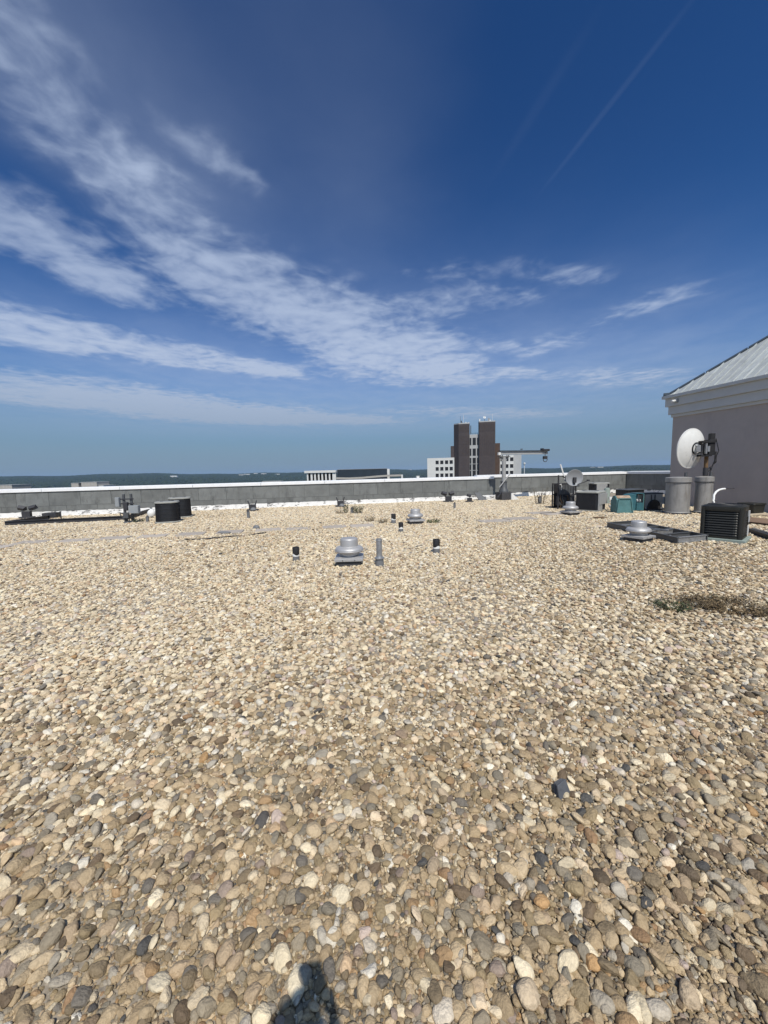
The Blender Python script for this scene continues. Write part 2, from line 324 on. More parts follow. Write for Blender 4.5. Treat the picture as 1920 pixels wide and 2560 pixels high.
BROWN = [(14, (180, 159, 126)), (12, (165, 144, 112)), (9, (192, 171, 138)), (9, (149, 131, 100)), (6, (145, 133, 112)), (6, (176, 154, 124)), (6, (132, 116, 91)),
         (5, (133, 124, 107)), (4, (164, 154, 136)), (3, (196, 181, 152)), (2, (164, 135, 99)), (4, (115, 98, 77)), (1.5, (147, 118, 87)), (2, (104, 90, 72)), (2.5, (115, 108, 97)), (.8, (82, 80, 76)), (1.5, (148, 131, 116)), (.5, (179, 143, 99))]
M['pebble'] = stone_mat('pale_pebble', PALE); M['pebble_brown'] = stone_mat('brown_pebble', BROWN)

# ------------------------------------------------------------------ roof deck, gravel
RA = math.atan2(.2, .98)                     # the roof is turned 11.5 degrees to the camera
U = Vector((math.cos(RA), math.sin(RA), 0)); Nn = Vector((math.sin(RA), -math.cos(RA), 0))   # along the parapet / towards the camera
W0 = Vector((-16.4, 16.5, 0))                # a point on the foot of the left parapet (its front face)
S_JOG = 23.0                                 # where the wall steps back
W1 = W0 + U * (S_JOG - .6) - Nn * 1.05       # the set-back part
CORNER = Vector((15.1, 24.05, 0))
S_END = (CORNER - W1).dot(U)
GROUND_Z = -70.0
C0 = Vector((11.75, 15.81, 0)); PL = 17.0; PD = 13.0; Win = Vector((-Nn.y, Nn.x, 0))
def roof():
    lo = -10.0; hi = (CORNER - W0).dot(U)
    mb = MB()
    a = W0 + U * lo - Nn * 1.9; b = W0 + U * (hi + .6) - Nn * 1.9; c = b + Nn * 46; d = a + Nn * 46
    mb.loft([[(p.x, p.y, GROUND_Z) for p in (a, b, c, d)], [(p.x, p.y, 0) for p in (a, b, c, d)]])
    return tag(mb.build('roof_deck', M['deck']), kind='structure')
DECK = roof()

import bmesh
def pebble_mesh(k):
    bm = bmesh.new(); bmesh.ops.create_icosphere(bm, subdivisions=3, radius=1)
    r = random.Random(100 + k); nr = np.random.default_rng(k)
    ax = (1.0, r.uniform(.62, .95), r.uniform(.42, .66))
    dirs = nr.normal(size=(9, 3)); dirs /= np.linalg.norm(dirs, axis=1)[:, None]; amp = nr.uniform(-.30, .28, 9)
    cuts = nr.normal(size=(r.choice((2, 3, 4, 5, 6)), 3)); cuts /= np.linalg.norm(cuts, axis=1)[:, None]; cd = nr.uniform(.60, .90, len(cuts))
    for v in bm.verts:
        p = np.array(v.co); q = p * (1 + sum(a * max(0, float(d @ p)) ** 3 for a, d in zip(amp, dirs)))
        for n_, d_ in zip(cuts, cd):
            t = float(q @ n_) - d_
            if t > 0: q = q - n_ * t * .90
        v.co = (q[0] * ax[0], q[1] * ax[1], q[2] * ax[2])
    for f in bm.faces: f.smooth = True
    me = bpy.data.meshes.new('pebble'); bm.to_mesh(me); bm.free(); me.materials.append(M['pebble']); return me
NK = 24
PM = [pebble_mesh(k) for k in range(NK)]
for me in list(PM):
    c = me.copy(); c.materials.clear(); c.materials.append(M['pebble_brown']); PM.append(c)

def in_view(x, y): return (np.abs(x) < np.maximum(y, 0) * 1.06 + 1.6) & (y > .1)
def wall_front(x, y):    # distance in front of the parapet's foot
    d = (x - W0.x) * Nn.x + (y - W0.y) * Nn.y
    s = (x - W0.x) * U.x + (y - W0.y) * U.y
    return np.where(s > S_JOG, d + 1.05, d)
def gravel():
    g = np.random.default_rng(3); allp = []
    def layer(y0, y1, step, smin, smax, z, jit=.5, keep=1.0, outer=False):
        xs = np.arange(*((-11, 14) if outer else (-24, 18)), step); ys = np.arange(y0, y1, step)
        X, Y = np.meshgrid(xs, ys); X = X.ravel() + g.uniform(-jit, jit, X.size) * step; Y = Y.ravel() + g.uniform(-jit, jit, Y.size) * step
        k = (in_view(X, Y) != outer) & ((X - C0.x) * Win.x + (Y - C0.y) * Win.y < .1) & (wall_front(X, Y) > .03) & (X < 15.3 + (24 - Y) * .2) & (g.random(X.size) < keep)
        X, Y = X[k], Y[k]; n = X.size
        s = smin + (smax - smin) * g.random(n) ** 1.9
        zz = z + g.uniform(-.004, .006, n)
        allp.append(np.stack([X, Y, zz, s], 1))
    # half-size of a stone's long axis in metres
    layer(.10, 3.2, .023, .012, .024, -.006)
    layer(.40, 2.4, .013, .005, .012, .002)
    layer(.10, 3.2, .036, .014, .036, .008, keep=.9)
    layer(3.2, 7.5, .026, .014, .025, -.006)
    layer(3.2, 7.5, .045, .016, .036, .008, keep=.9)
    layer(7.5, 13., .036, .018, .032, -.002)
    layer(7.5, 13., .075, .022, .042, .010, keep=.8)
    layer(-4., 14., .052, .026, .042, .002, outer=True)
    layer(13., 26., .052, .026, .044, .004)
    A = np.concatenate(allp); n = len(A)
    # slow rise and dip of the ballast
    A[:, 2] += .006 * np.sin(A[:, 0] * 1.3 + 1.1 * np.sin(A[:, 1] * .7)) * np.sin(A[:, 1] * .9 + .6)
    tilt = g.normal(0, .30, (n, 2)); tilt = np.clip(tilt, -.8, .8)
    rot = np.stack([tilt[:, 0], tilt[:, 1], g.uniform(0, 6.283, n)], 1)
    scl = A[:, 3:4] * g.uniform(.85, 1.18, (n, 3))
    kind = g.integers(0, NK, n)
    # browner stones near and right: partly their own hue, partly vignette darkening painted in
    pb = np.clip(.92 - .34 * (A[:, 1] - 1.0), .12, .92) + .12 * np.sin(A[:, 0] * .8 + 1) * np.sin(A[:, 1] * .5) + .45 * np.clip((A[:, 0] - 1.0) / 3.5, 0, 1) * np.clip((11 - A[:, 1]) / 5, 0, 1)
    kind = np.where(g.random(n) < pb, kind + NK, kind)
    # the 300 that show largest become pebbles of their own
    d = np.hypot(np.hypot(A[:, 0], A[:, 1]), EYE - A[:, 2]); up = (A[:, 2] > .0) & (A[:, 1] > .95) & (np.abs(A[:, 0]) < A[:, 1] * 1.2)
    score = np.where(up, A[:, 3] / d, 0); top = np.argsort(-score)[:300]
    kinds_col = bpy.data.collections.new('pebble_kinds'); seen = set()
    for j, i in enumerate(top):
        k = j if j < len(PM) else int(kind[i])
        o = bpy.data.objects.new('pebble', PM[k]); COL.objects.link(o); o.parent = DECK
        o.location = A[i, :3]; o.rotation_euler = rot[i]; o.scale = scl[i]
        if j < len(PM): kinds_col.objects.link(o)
    rest = np.setdiff1d(np.arange(n), top)
    me = bpy.data.meshes.new('gravel'); me.vertices.add(len(rest)); me.vertices.foreach_set('co', A[rest, :3].astype(np.float32).ravel())
    for nm, ty, ar in (('rot', 'FLOAT_VECTOR', rot), ('scl', 'FLOAT_VECTOR', scl)):
        at = me.attributes.new(nm, ty, 'POINT'); at.data.foreach_set('vector', ar[rest].astype(np.float32).ravel())
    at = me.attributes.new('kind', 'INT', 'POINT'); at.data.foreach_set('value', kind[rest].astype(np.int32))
    o = bpy.data.objects.new('gravel', me); COL.objects.link(o); o.parent = DECK; o['kind'] = 'stuff'; me.materials.append(M['pebble'])
    ng = bpy.data.node_groups.new('gravel_nodes', 'GeometryNodeTree')
    ng.interface.new_socket('Geometry', in_out='INPUT', socket_type='NodeSocketGeometry'); ng.interface.new_socket('Geometry', in_out='OUTPUT', socket_type='NodeSocketGeometry')
    gi = ng.nodes.new('NodeGroupInput'); go = ng.nodes.new('NodeGroupOutput')
    ip = ng.nodes.new('GeometryNodeInstanceOnPoints'); ci = ng.nodes.new('GeometryNodeCollectionInfo')
    ci.inputs['Collection'].default_value = kinds_col; ci.inputs['Separate Children'].default_value = True; ci.inputs['Reset Children'].default_value = True
    def attr(nm, ty):
        a = ng.nodes.new('GeometryNodeInputNamedAttribute'); a.data_type = ty; a.inputs['Name'].default_value = nm; return a.outputs['Attribute']
    L = ng.links; L.new(gi.outputs[0], ip.inputs['Points']); L.new(ci.outputs[0], ip.inputs['Instance']); ip.inputs['Pick Instance'].default_value = True
    e2r = ng.nodes.new('FunctionNodeEulerToRotation'); L.new(attr('rot', 'FLOAT_VECTOR'), e2r.inputs[0]); L.new(e2r.outputs[0], ip.inputs['Rotation'])
    L.new(attr('scl', 'FLOAT_VECTOR'), ip.inputs['Scale']); L.new(attr('kind', 'INT'), ip.inputs['Instance Index']); L.new(ip.outputs[0], go.inputs[0])
    md = o.modifiers.new('gravel', 'NODES'); md.node_group = ng
    print('GRAVEL', n)
gravel()

# ------------------------------------------------------------------ far ground, hills, forest, haze
def hill(x, y):
    r = np.hypot(x, y); th = np.arctan2(x, y)
    ramp = np.clip((r - 2600) / 4200, 0, 1); ramp = ramp * ramp * (3 - 2 * ramp)
    top = 112 - 52 * np.clip((th + .8) / 1.6, -.3, 1.3) + 10 * np.sin(th * 9 + 1) + 7 * np.sin(th * 23 + 2.0) + 4 * np.sin(th * 57)
    rel = 10 * np.sin(x / 420 + 1.3 * np.sin(y / 610)) * np.sin(y / 520) * np.clip(r / 3000, 0, 1)
    return GROUND_Z + top * ramp + rel * (1 - ramp * .5)
def ground_mat():
    return mat('far_ground', (.020, .032, .014), .9, var=.45, vscale=.004, dirt=(.040, .046, .028), dscale=.0016, dlo=.55, dhi=.75)
def ground():
    rs = np.concatenate([[0.0], np.geomspace(120, 8200, 90)]); na = 420
    th = np.linspace(-math.pi, math.pi, na, endpoint=False)
    Rr, T = np.meshgrid(rs[1:], th, indexing='ij'); X = Rr * np.sin(T); Y = Rr * np.cos(T); Z = hill(X, Y) - np.where(Rr > 7600, (Rr - 7600) * .12, 0) * (Rr > 7600)
    vs = [(0, 0, GROUND_Z)] + list(zip(X.ravel().tolist(), Y.ravel().tolist(), Z.ravel().tolist())); fs = []
    for i in range(na): fs.append((0, 1 + (i + 1) % na, 1 + i))
    for k in range(len(rs) - 2):
        for i in range(na):
            j = (i + 1) % na; fs.append((1 + k * na + i, 1 + k * na + j, 1 + (k + 1) * na + j, 1 + (k + 1) * na + i))
    mb = MB(); mb.add(vs, fs, smooth=True); return tag(mb.build('ground', ground_mat(), fix=False), kind='structure')
ground()
def forest():
    g = np.random.default_rng(11); n = 60000
    r = np.sqrt(g.uniform(2300 ** 2, 7300 ** 2, n)); th = g.uniform(-.86, .86, n)
    X = r * np.sin(th); Y = r * np.cos(th); Z = hill(X, Y)
    s = g.uniform(5, 10, n) * (.6 + r / 7000); 
    bm = bmesh.new(); bmesh.ops.create_icosphere(bm, subdivisions=1, radius=1); bv = np.array([v.co[:] for v in bm.verts]); bf = np.array([[v.index for v in f.verts] for f in bm.faces]); bm.free()
    V = bv[None] * (s[:, None, None] * np.array([1.25, 1.25, .8])) * g.uniform(.75, 1.2, (n, len(bv), 1)) + np.stack([X, Y, Z + s * .35], 1)[:, None]
    Fc = bf[None] + (np.arange(n) * len(bv))[:, None, None]
    me = bpy.data.meshes.new('forest'); me.vertices.add(n * len(bv)); me.vertices.foreach_set('co', V.astype(np.float32).ravel())
    nf = n * len(bf); me.loops.add(nf * 3); me.loops.foreach_set('vertex_index', Fc.astype(np.int32).ravel()); me.polygons.add(nf)
    me.polygons.foreach_set('loop_start', np.arange(0, nf * 3, 3, dtype=np.int32)); me.update(calc_edges=True)
    me.materials.append(mat('forest_canopy', (.018, .032, .013), .85, var=.5, vscale=.01))
    o = bpy.data.objects.new('forest', me); COL.objects.link(o); tag(o, 'dense green woodland covering the low hills to the horizon', 'forest', kind='stuff')
forest()
def haze():
    mb = MB().box((0, 300, 10), (17400, 17400, 2 * 86))
    m = bpy.data.materials.new('haze_air'); m.use_nodes = True; nt = m.node_tree; nt.nodes.clear()
    o = nt.nodes.new('ShaderNodeOutputMaterial'); v = nt.nodes.new('ShaderNodeVolumePrincipled'); v.inputs['Color'].default_value = (.38, .62, 1.0, 1)
    v.inputs['Density'].default_value = HAZE; v.inputs['Anisotropy'].default_value = 0.0; nt.links.new(v.outputs[0], o.inputs['Volume'])
    m.volume_intersection_method = 'FAST' if hasattr(m, 'volume_intersection_method') else None
    return tag(mb.build('haze', m), 'thin pale summer haze lying over the far hills', 'haze', kind='stuff')
HAZE = 4.2e-5
haze()

# ------------------------------------------------------------------ parapets
def parapet(name, label, O, length, seed, h=1.24, s0=0.0, end_caps=True, dirx=U, nrm=Nn):
    """O = foot of the front face, local x along the wall, local -y towards the roof"""
    rz = math.atan2(dirx.y, dirx.x); t = thing(name, label, 'parapet', O, rz); r = random.Random(seed)
    T = .30
    MB().box((length / 2, T / 2 + .03, (h - .14) / 2), (length, T, h - .14)).build('core', M['dgrey'], t)
    z1, z2, z3 = .24, .47, h - .14
    pw = 1.22
    def row(za, zb, off, d):
        x = -off
        while x < length:
            a, b = max(x, 0) + .004, min(x + pw, length) - .004
            if b - a > .05:
                MB().box(((a + b) / 2, .012 - d / 2, (za + zb) / 2), (b - a, .03, zb - za - .008)).build('panel', M['panel'], t, bevel=.003)
            x += pw
    row(z2, z3, r.uniform(.1, .9), .004); row(z1, z2, r.uniform(.1, .9), 0)
    x = -r.uniform(.5, 2)
    while x < length:                          # coping lengths, each lapped over a narrow cover strip
        a, b = max(x, 0), min(x + 3.05, length)
        if b - a > .1:
            mb = MB(); mb.prism([(a + .006, -.05, h - .145), (a + .006, -.05, h - .01), (a + .006, T + .10, h + .012), (a + .006, T + .10, h - .145)], (b - a - .012, 0, 0))
            mb.build('coping', M['coping'], t, bevel=.006)
        x += 3.05
    x = r.uniform(.6, 1.5); n = 0                # white-coated base flashing, in laps, edge uneven
    x = 0
    while x < length - .05:
        w = min(r.uniform(1.0, 1.7), length - x); rings = []
        k = max(2, int(w / .12)); top = []
        for i in range(k + 1): top.append((x + w * i / k, z1 - .012 + r.uniform(-.010, .008)))
        vs = []; fs = []
        for (xx, zz) in top:
            j = r.uniform(-.006, .006); vs += [(xx, -.075 + j, -.02), (xx, -.035 + j, .10), (xx, -.016, zz), (xx, .02, zz + .004)]
        for i in range(k):
            for q in range(3): fs.append((4 * i + q, 4 * i + q + 4, 4 * i + q + 5, 4 * i + q + 1))
        mb = MB(); mb.add(vs, fs, smooth=True); o = mb.build('base_flashing', M['flash'], t, loc=(0, r.uniform(-.004, .004), 0), fix=False); x += w - .002
    return t
parapet('parapet_wall', 'long grey panelled parapet with white coping, left of the crane', W0 - U * 9, S_JOG + 9, 1)
parapet('parapet_wall', 'grey panelled parapet stretch with white coping, right of the crane', W1, S_END, 2, h=1.29)
parapet('parapet_wall', 'shaded dark side parapet behind the tanks at the far right', CORNER + Vector((.02, 0, 0)), 7.3, 3, h=1.29, dirx=Nn)
# the end face of the nearer stretch, where it steps back
MB().box((W0 + U * S_JOG - Nn * .55) + Vector((0, 0, .55)), (.12, .60, 1.09), RA).build('return_wall', M['panel'], [o for o in COL.objects if o.name == 'parapet_wall'][0], fix=False).matrix_parent_inverse = [o for o in COL.objects if o.name == 'parapet_wall'][0].matrix_basis.inverted()

# ------------------------------------------------------------------ concrete pavers
PAV = [(-14, 1366), (82, 1353), (187, 1349), (288, 1343), (384, 1338), (478, 1333), (575, 1328), (670, 1322.5), (746, 1320), (836, 1316), (905, 1312.5)]
PAVL = ['grey concrete paver at the left edge of the photo', 'second grey paver from the left edge, sunk in the gravel', 'third grey paver from the left, in front of the steel frame',
        'grey paver in front of the wiring stand', 'grey paver just in front of the black rounded condensers', 'grey paver right of the black rounded condensers', 'grey paver beside the dark half-buried cable',
        'grey paver behind the small upright stone', 'grey paver half buried left of the weedy pipe', 'grey paver in line below the weedy pipe stub', 'grey paver with dry tufts at its right end']
for i, ((x, y), lb) in enumerate(zip(PAV, PAVL)):
    p = G(x, y, .04); mb = MB(); mb.box((0, 0, 0), (.70, .50, .05))
    o = mb.build('paver', M['paver'], None, bevel=.008, loc=(p.x, p.y, .012 + rnd.uniform(-.006, .006)), rz=RA + rnd.uniform(-.06, .06)); o.rotation_euler.x = rnd.uniform(-.012, .012)
    tag(o, lb, 'paver', 'concrete walkway pavers')
for (x, y, lb) in [(1235, 1301, 'grey paver right of the rear fan, beside green weeds'), (1300, 1295, 'grey paver nearest the rear fan of the equipment rack'), (1352, 1281, 'pale paver in front of the bare weed'), (1388, 1283, 'pale paver touching the equipment rack')]:
    p = G(x, y, .04); o = MB().box((0, 0, 0), (.95, .56, .05)).build('paver', M['paver'], None, bevel=.008, loc=(p.x, p.y, .014), rz=RA + rnd.uniform(-.06, .06))
    tag(o, lb, 'paver', 'concrete walkway pavers')

# ------------------------------------------------------------------ roof fans
def make_fan():
    t = thing('exhaust_fan', 'x', 'roof fan', (0, 0, 0))
    MB().box((0, 0, .035), (.40, .40, .13)).build('curb', M['curb'], t, bevel=.005)
    mb = MB(); mb.box((0, 0, .125), (.47, .47, .05)); mb.loft([[(-.235, -.235, .15), (.235, -.235, .15), (.235, .235, .15), (-.235, .235, .15)], [(-.15, -.15, .17), (.15, -.15, .17), (.15, .15, .17), (-.15, .15, .17)]], cap0=False)
    ct = mb.build('curb_cap', M['alu'], t, bevel=.004)
    for sx in (-.1, .1): MB().cyl((0, 0, 0), .008, .006, 8, Matrix.Translation((sx, -.237, .125)) @ Matrix.Rotation(R(90), 4, 'X')).build('screw', M['dgrey'], ct)
    MB().lathe([(.155, .165), (.172, .20), (.172, .235)], 40).build('throat', M['alu'], t)
    MB().lathe([(.165, .225), (.205, .232), (.228, .248), (.240, .275), (.238, .300), (.222, .325), (.195, .343), (.165, .352), (.150, .354)], 48).build('shroud', M['alu'], t)
    MB().lathe([(.242, .262), (.246, .268), (.246, .274), (.241, .280)], 48, cap0=False, cap1=False).build('rim_band', M['alu'], t)
    MB().lathe([(.154, .345), (.157, .352), (.151, .358), (.148, .478), (.144, .494), (.130, .506), (.09, .514), (0.01, .517)], 40).build('motor_cover', M['alu'], t)
    return t
fan0 = make_fan()
FANS = [(872, 1416, 0.02, 1.04, 'largest looking spun-metal roof fan, nearest and in the middle of the gravel'), (1040, 1311, RA, 1.0, 'small silver roof fan beside two black-topped pipes, toward the parapet'),
        (1433, 1289, .3, 1.02, 'silver roof fan standing just in front of the equipment rack'), (1611, 1357, R(27), .98, 'silver roof fan turned cornerwise in front of the black steel frame')]
for i, (x, y, rz, s, lb) in enumerate(FANS):
    o = fan0 if i == 0 else copy_tree(fan0); p = G(x, y); o.location = (p.x, p.y + .2, 0); o.rotation_euler.z = rz; o.scale = (s, s, s * .88); tag(o, lb, 'roof fan', 'silver mushroom roof fans')

# ------------------------------------------------------------------ vent pipes
def make_stub():
    t = thing('vent_pipe', 'x', 'vent pipe')
    MB().lathe([(.066, -.03), (.063, .10)], 20).build('lead_boot', M['lead'], t)
    mb = MB(); n = 20
    mb.loft([[(.067 * math.cos(a), .067 * math.sin(a), .095) for a in [2 * math.pi * i / n for i in range(n)]], [(.067 * math.cos(a), .067 * math.sin(a), .127 + .012 * math.sin(a * 2 + 1) + .009 * math.sin(3 * a)) for a in [2 * math.pi * i / n for i in range(n)]]], smooth=True)
    mb.build('sealant_band', M['white'], t)
    mb = MB(); mb.lathe([(.060, .10), (.066, .12), (.067, .245), (.062, .262), (.048, .262), (.048, .20)], 20, cap1=True); mb.build('rubber_wrap', M['black'], t)
    return t
st0 = make_stub()
STUBS = [(739, 1404, 1.0, 'black-wrapped vent pipe left of the nearest fan'), (1092, 1385, 1.08, 'black-wrapped vent pipe standing alone right of the tall steel pipe'),
         (984, 1309, 1.15, 'black-topped vent pipe just left of the small rear fan'), (1003, 1331, 1.0, 'black-topped vent pipe in front of the small rear fan')]
for i, (x, y, s, lb) in enumerate(STUBS):
    o = st0 if i == 0 else copy_tree(st0); p = G(x, y); o.location = (p.x, p.y + .05, 0); o.scale = (s * .95, s * .95, s); o.rotation_euler = (rnd.uniform(-.03, .03), rnd.uniform(-.04, .04), rnd.uniform(0, 6)); tag(o, lb, 'vent pipe', 'black-topped vent pipes')
p = G(949, 1416)
t = thing('steel_vent_pipe', 'tall galvanised pipe with collar right of the nearest fan', 'vent pipe', (p.x, p.y + .06, 0))
MB().lathe([(.082, -.03), (.068, .125)], 24).build('base_sleeve', M['lead'], t)
MB().lathe([(.070, .120), (.085, .125), (.085, .142), (.060, .150), (.055, .175)], 24).build('collar', M['galv'], t)
MB().lathe([(.050, .14), (.050, .468), (.044, .468), (.044, .36)], 24).build('pipe', M['galv'], t)
MB().lathe([(.0515, .43), (.055, .433), (.055, .448), (.0515, .451)], 24).build('band', M['galv'], t)
def grey_stub(x, y, h, r, lb, name='pipe_stub'):
    p = G(x, y); t = thing(name, lb, 'vent pipe', (p.x, p.y + r, 0)); MB().lathe([(r * 1.1, -.03), (r, .02), (r, h * .8)], 16).build('pipe', M['lead'], t)
    MB().lathe([(r * .98, h * .78), (r * 1.06, h * .8), (r * .9, h * .86), (r * .45, h * .93), (r * .38, h)], 16).build('cap', M['curb'], t); return t
grey_stub(620, 1296, .30, .055, 'grey pipe stub with a narrow dark tip near the parapet')
grey_stub(880, 1283, .24, .06, 'grey pipe stub wrapped in weeds near the parapet')
grey_stub(1137, 1272, .28, .05, 'thin grey bottle-shaped pipe stub by the twin floodlight')
grey_stub(1351, 1260, .36, .08, 'dark pipe stub under the tall bare weed')
grey_stub(367, 1306, .24, .055, 'short grey pipe stub left of the black rounded condensers')

# ------------------------------------------------------------------ floodlights along the parapet
def flood(x, y, lb, heads=2, tilt=-.5, s=1.0, rz=RA, style=0):
    p = G(x, y); t = thing('floodlight', lb, 'floodlight', (p.x, p.y + .1, 0), rz, 'floodlights along the parapet', s)
    MB().box((0, 0, .05), (.50, .22, .07)).build('base_plate', M['curb'], t, bevel=.005)
    MB().box((0, 0, .19), (.30, .16, .22)).build('ballast_box', M['bsteel'], t, bevel=.008)
    if style == 0:
        for k in range(heads):
            sx = (k - (heads - 1) / 2) * .40
            MB().tube([(sx * .5, 0, .29), (sx * .9, .02, .34), (sx, .05, .38)], .022).build('arm', M['bsteel'], t)
            T = Matrix.Translation((sx, .06, .43)) @ Matrix.Rotation(R(-14) * (1 if sx > 0 else -1), 4, 'Y') @ Matrix.Rotation(-tilt, 4, 'X')
            hd = MB().loft([[(-.11, -.08, -.05), (.11, -.08, -.05), (.11, -.08, .06), (-.11, -.08, .06)], [(-.15, .07, -.09), (.15, .07, -.09), (.15, .07, .10), (-.15, .07, .10)]], T).build('lamp_head', M['bsteel'], t, bevel=.006)
            MB().box((0, .073, 0), (.26, .006, .15), 0, T).build('lens', M['glass'], hd)
    else:
        for sx in (-.19, .19):
            MB().beam((sx * .7, 0, .30), (sx, 0, .47), .035, .05).build('bracket_prong', M['bsteel'], t)
        MB().lathe([(.13, 0), (.12, .06), (.08, .11), (.02, .125)], 18, (.05, -.16, .05)).build('lamp_dome', M['lead'], t)
    return t
flood(63, 1297, 'twin floodlight on the steel frame at the far left')
flood(630, 1278, 'forked lamp bracket with grey dome behind the narrow-tipped stub', style=1)
flood(851, 1268, 'forked lamp bracket just left of the weedy pipe stub', style=1)
flood(1122, 1256, 'twin floodlight at the foot of the parapet left of the crane')
flood(1175, 1256, 'single small floodlight between the twin floodlight and the crane', heads=1, s=.75)
flood(1298, 1240, 'small dark floodlight on the white flashing right of the crane', heads=1, s=.8)
flood(1268, 1237, 'small floodlight half hidden behind the crane mast', heads=1, s=.7)

# ------------------------------------------------------------------ low steel frame, left
def rail(parent, a, b, w=.10, h=.17, z=.085, name='rail', m='bsteel'):
    a, b = Vector(a), Vector(b); mb = MB(); T = h
    d = (b - a); L_ = d.length; rz = math.atan2(d.y, d.x)
    A = Matrix.Translation((a + b) / 2) @ Matrix.Rotation(rz, 4, 'Z')
    mb.box((0, 0, z - h / 2 + .008), (L_, w, .016), 0, A); mb.box((0, 0, z + h / 2 - .008), (L_, w, .016), 0, A); mb.box((0, 0, z), (L_, .014, h - .034), 0, A)
    return mb.build(name, M[m], parent)
t = thing('equipment_skid', 'long low dark steel frame lying along the parapet at the left', 'steel skid', (0, 0, 0))
a = G(13, 1315); b = G(318, 1300); c = G(376, 1281); d = G(118, 1299); e = G(122, 1290)
rail(t, a, b); rail(t, b + (c - b).normalized() * .06, c); rail(t, a + (d - a).normalized() * .06, d); rail(t, d, e, .09, .14)
MB().box(((d + e) / 2) + Vector((.3, -.15, .12)), (.5, .4, .22), RA).build('end_box', M['bsteel'], t, bevel=.01)
p = G(153, 1298); t = thing('marker_stake', 'thin dark stake standing behind the left steel frame', 'stake', (p.x, p.y, 0))
MB().cyl((0, 0, -.02), .022, .32, 8).build('stake', M['bsteel'], t); MB().cyl((0, 0, .295), .034, .03, 8).build('cap', M['bsteel'], t)

# ------------------------------------------------------------------ wiring stand
p = G(317, 1308); t = thing('wiring_stand', 'twin-post stand carrying grey electrical boxes, left of the rounded condensers', 'electrical stand', (p.x, p.y + .1, 0), RA * .5)
for sx in (-.09, .16): MB().box((sx, 0, .52), (.07, .07, 1.04)).build('post', M['dgrey'], t, bevel=.006)
for z in (.36, .70, .86): MB().box((.03, -.05, z), (.46, .03, .04)).build('cross_bar', M['bsteel'], t)
def ebox(c, d, m='ubox'):
    o = MB().box(c, d).build('junction_box', M[m], t, bevel=.008); MB().box((c[0], c[1] - d[1] / 2 - .006, c[2]), (d[0] * .92, .010, d[2] * .92)).build('door', M[m], o, bevel=.003)
ebox((-.24, -.10, .76), (.13, .12, .34)); ebox((.31, -.14, .49), (.33, .16, .28)); ebox((.02, -.10, .60), (.14, .10, .30), 'bsteel'); ebox((.0, -.10, .28), (.18, .10, .20), 'dgrey')
for k, sx in enumerate((-.2, -.04, .08, .22, .30)): MB().tube([(sx, -.10, .40), (sx, -.10, .30), (sx * .5 + .02, -.04, .12), (sx * .45 + .02, -.02, -.02)], .017).build('conduit', M['dgrey'], t)
MB().cyl((.0, -.12, .0), .10, .05, 14).build('foot', M['lead'], t)

# ------------------------------------------------------------------ round black condensers, left
def rring(w, d, r, z, n=6):
    out = []
    for (cx, cy, a0) in ((w / 2 - r, d / 2 - r, 0), (-w / 2 + r, d / 2 - r, 90), (-w / 2 + r, -d / 2 + r, 180), (w / 2 - r, -d / 2 + r, 270)):
        for k in range(n + 1): a = R(a0 + 90 * k / n); out.append((cx + r * math.cos(a), cy + r * math.sin(a), z))
    return out
def make_rounded():
    t = thing('rounded_condenser', 'x', 'condenser', (0, 0, 0)); q = lambda w, z: rring(w, w, w * .30, z, 8)
    MB().loft([q(.86, 0), q(.88, .02), q(.88, .055), q(.83, .07)], smooth=True).build('base_pan', M['lid'], t)
    MB().loft([q(.80, .065), q(.76, .735)], smooth=True).build('coil', M['fin'], t)
    mb = MB(); a, b = q(.815, .07), q(.775, .735)
    for i in range(len(a)):
        for f in (0, .5):
            k = (i + 1) % len(a); p0 = Vector(a[i]).lerp(Vector(a[k]), f); p1 = Vector(b[i]).lerp(Vector(b[k]), f); mb.beam(p0, p1, .007, .007)
    for i in (8, 17, 26, 35):
        k = (i + 1) % len(a)
        for f in (.17, .34, .5, .66, .83): mb.beam(Vector(a[i]).lerp(Vector(a[k]), f), Vector(b[i]).lerp(Vector(b[k]), f), .007, .007)
    mb.build('guard_wires', M['black'], t)
    for z in (.2, .36, .52, .66):
        w = .822 - (z - .07) * .06; MB().loft([q(w - .008, z - .006), q(w + .006, z), q(w - .008, z + .006)], cap0=False, cap1=False).build('guard_ring', M['black'], t)
    lid = MB().loft([q(.78, .73), q(.82, .735), q(.82, .772), q(.79, .786), q(.56, .797), q(.52, .788)], smooth=True).build('top_cover', M['lid'], t)
    MB().lathe([(.22, .793), (.24, .802), (.25, .793)], 32, cap0=False, cap1=False).build('fan_grille', M['dgrey'], lid)
    return t
rc = make_rounded()
for i, (x, y, s, lb) in enumerate([(405, 1310, .96, 'nearer black rounded condenser with pale flat lid at the left'), (438, 1297, 1.02, 'farther black rounded condenser, partly hidden behind its twin')]):
    o = rc if i == 0 else copy_tree(rc); p = G(x, y); o.location = (p.x, p.y + .42, 0); o.rotation_euler.z = R(20) + i * .1; o.scale = (s * .94, s * .94, s); tag(o, lb, 'condenser', 'rounded black condensers')
p = G(372, 1296); t = thing('white_jug', 'round white jug left behind the black rounded condensers', 'jug', (p.x, p.y + .2, 0.05), .4)
MB().lathe([(.05, .0), (.12, .02), (.15, .10), (.14, .19), (.09, .26), (.04, .29), (.035, .33)], 20).build('body', M['white'], t); MB().cyl((0, 0, .32), .042, .035, 12).build('cap', M['ubox'], t)
MB().tube([(.11, 0, .2), (.17, 0, .24), (.14, 0, .29), (.05, 0, .29)], .016).build('handle', M['white'], t)
t = thing('pale_rubble', 'pale broken chunk of concrete beside the white jug', 'rubble', (p.x + .28, p.y + .05, .03))
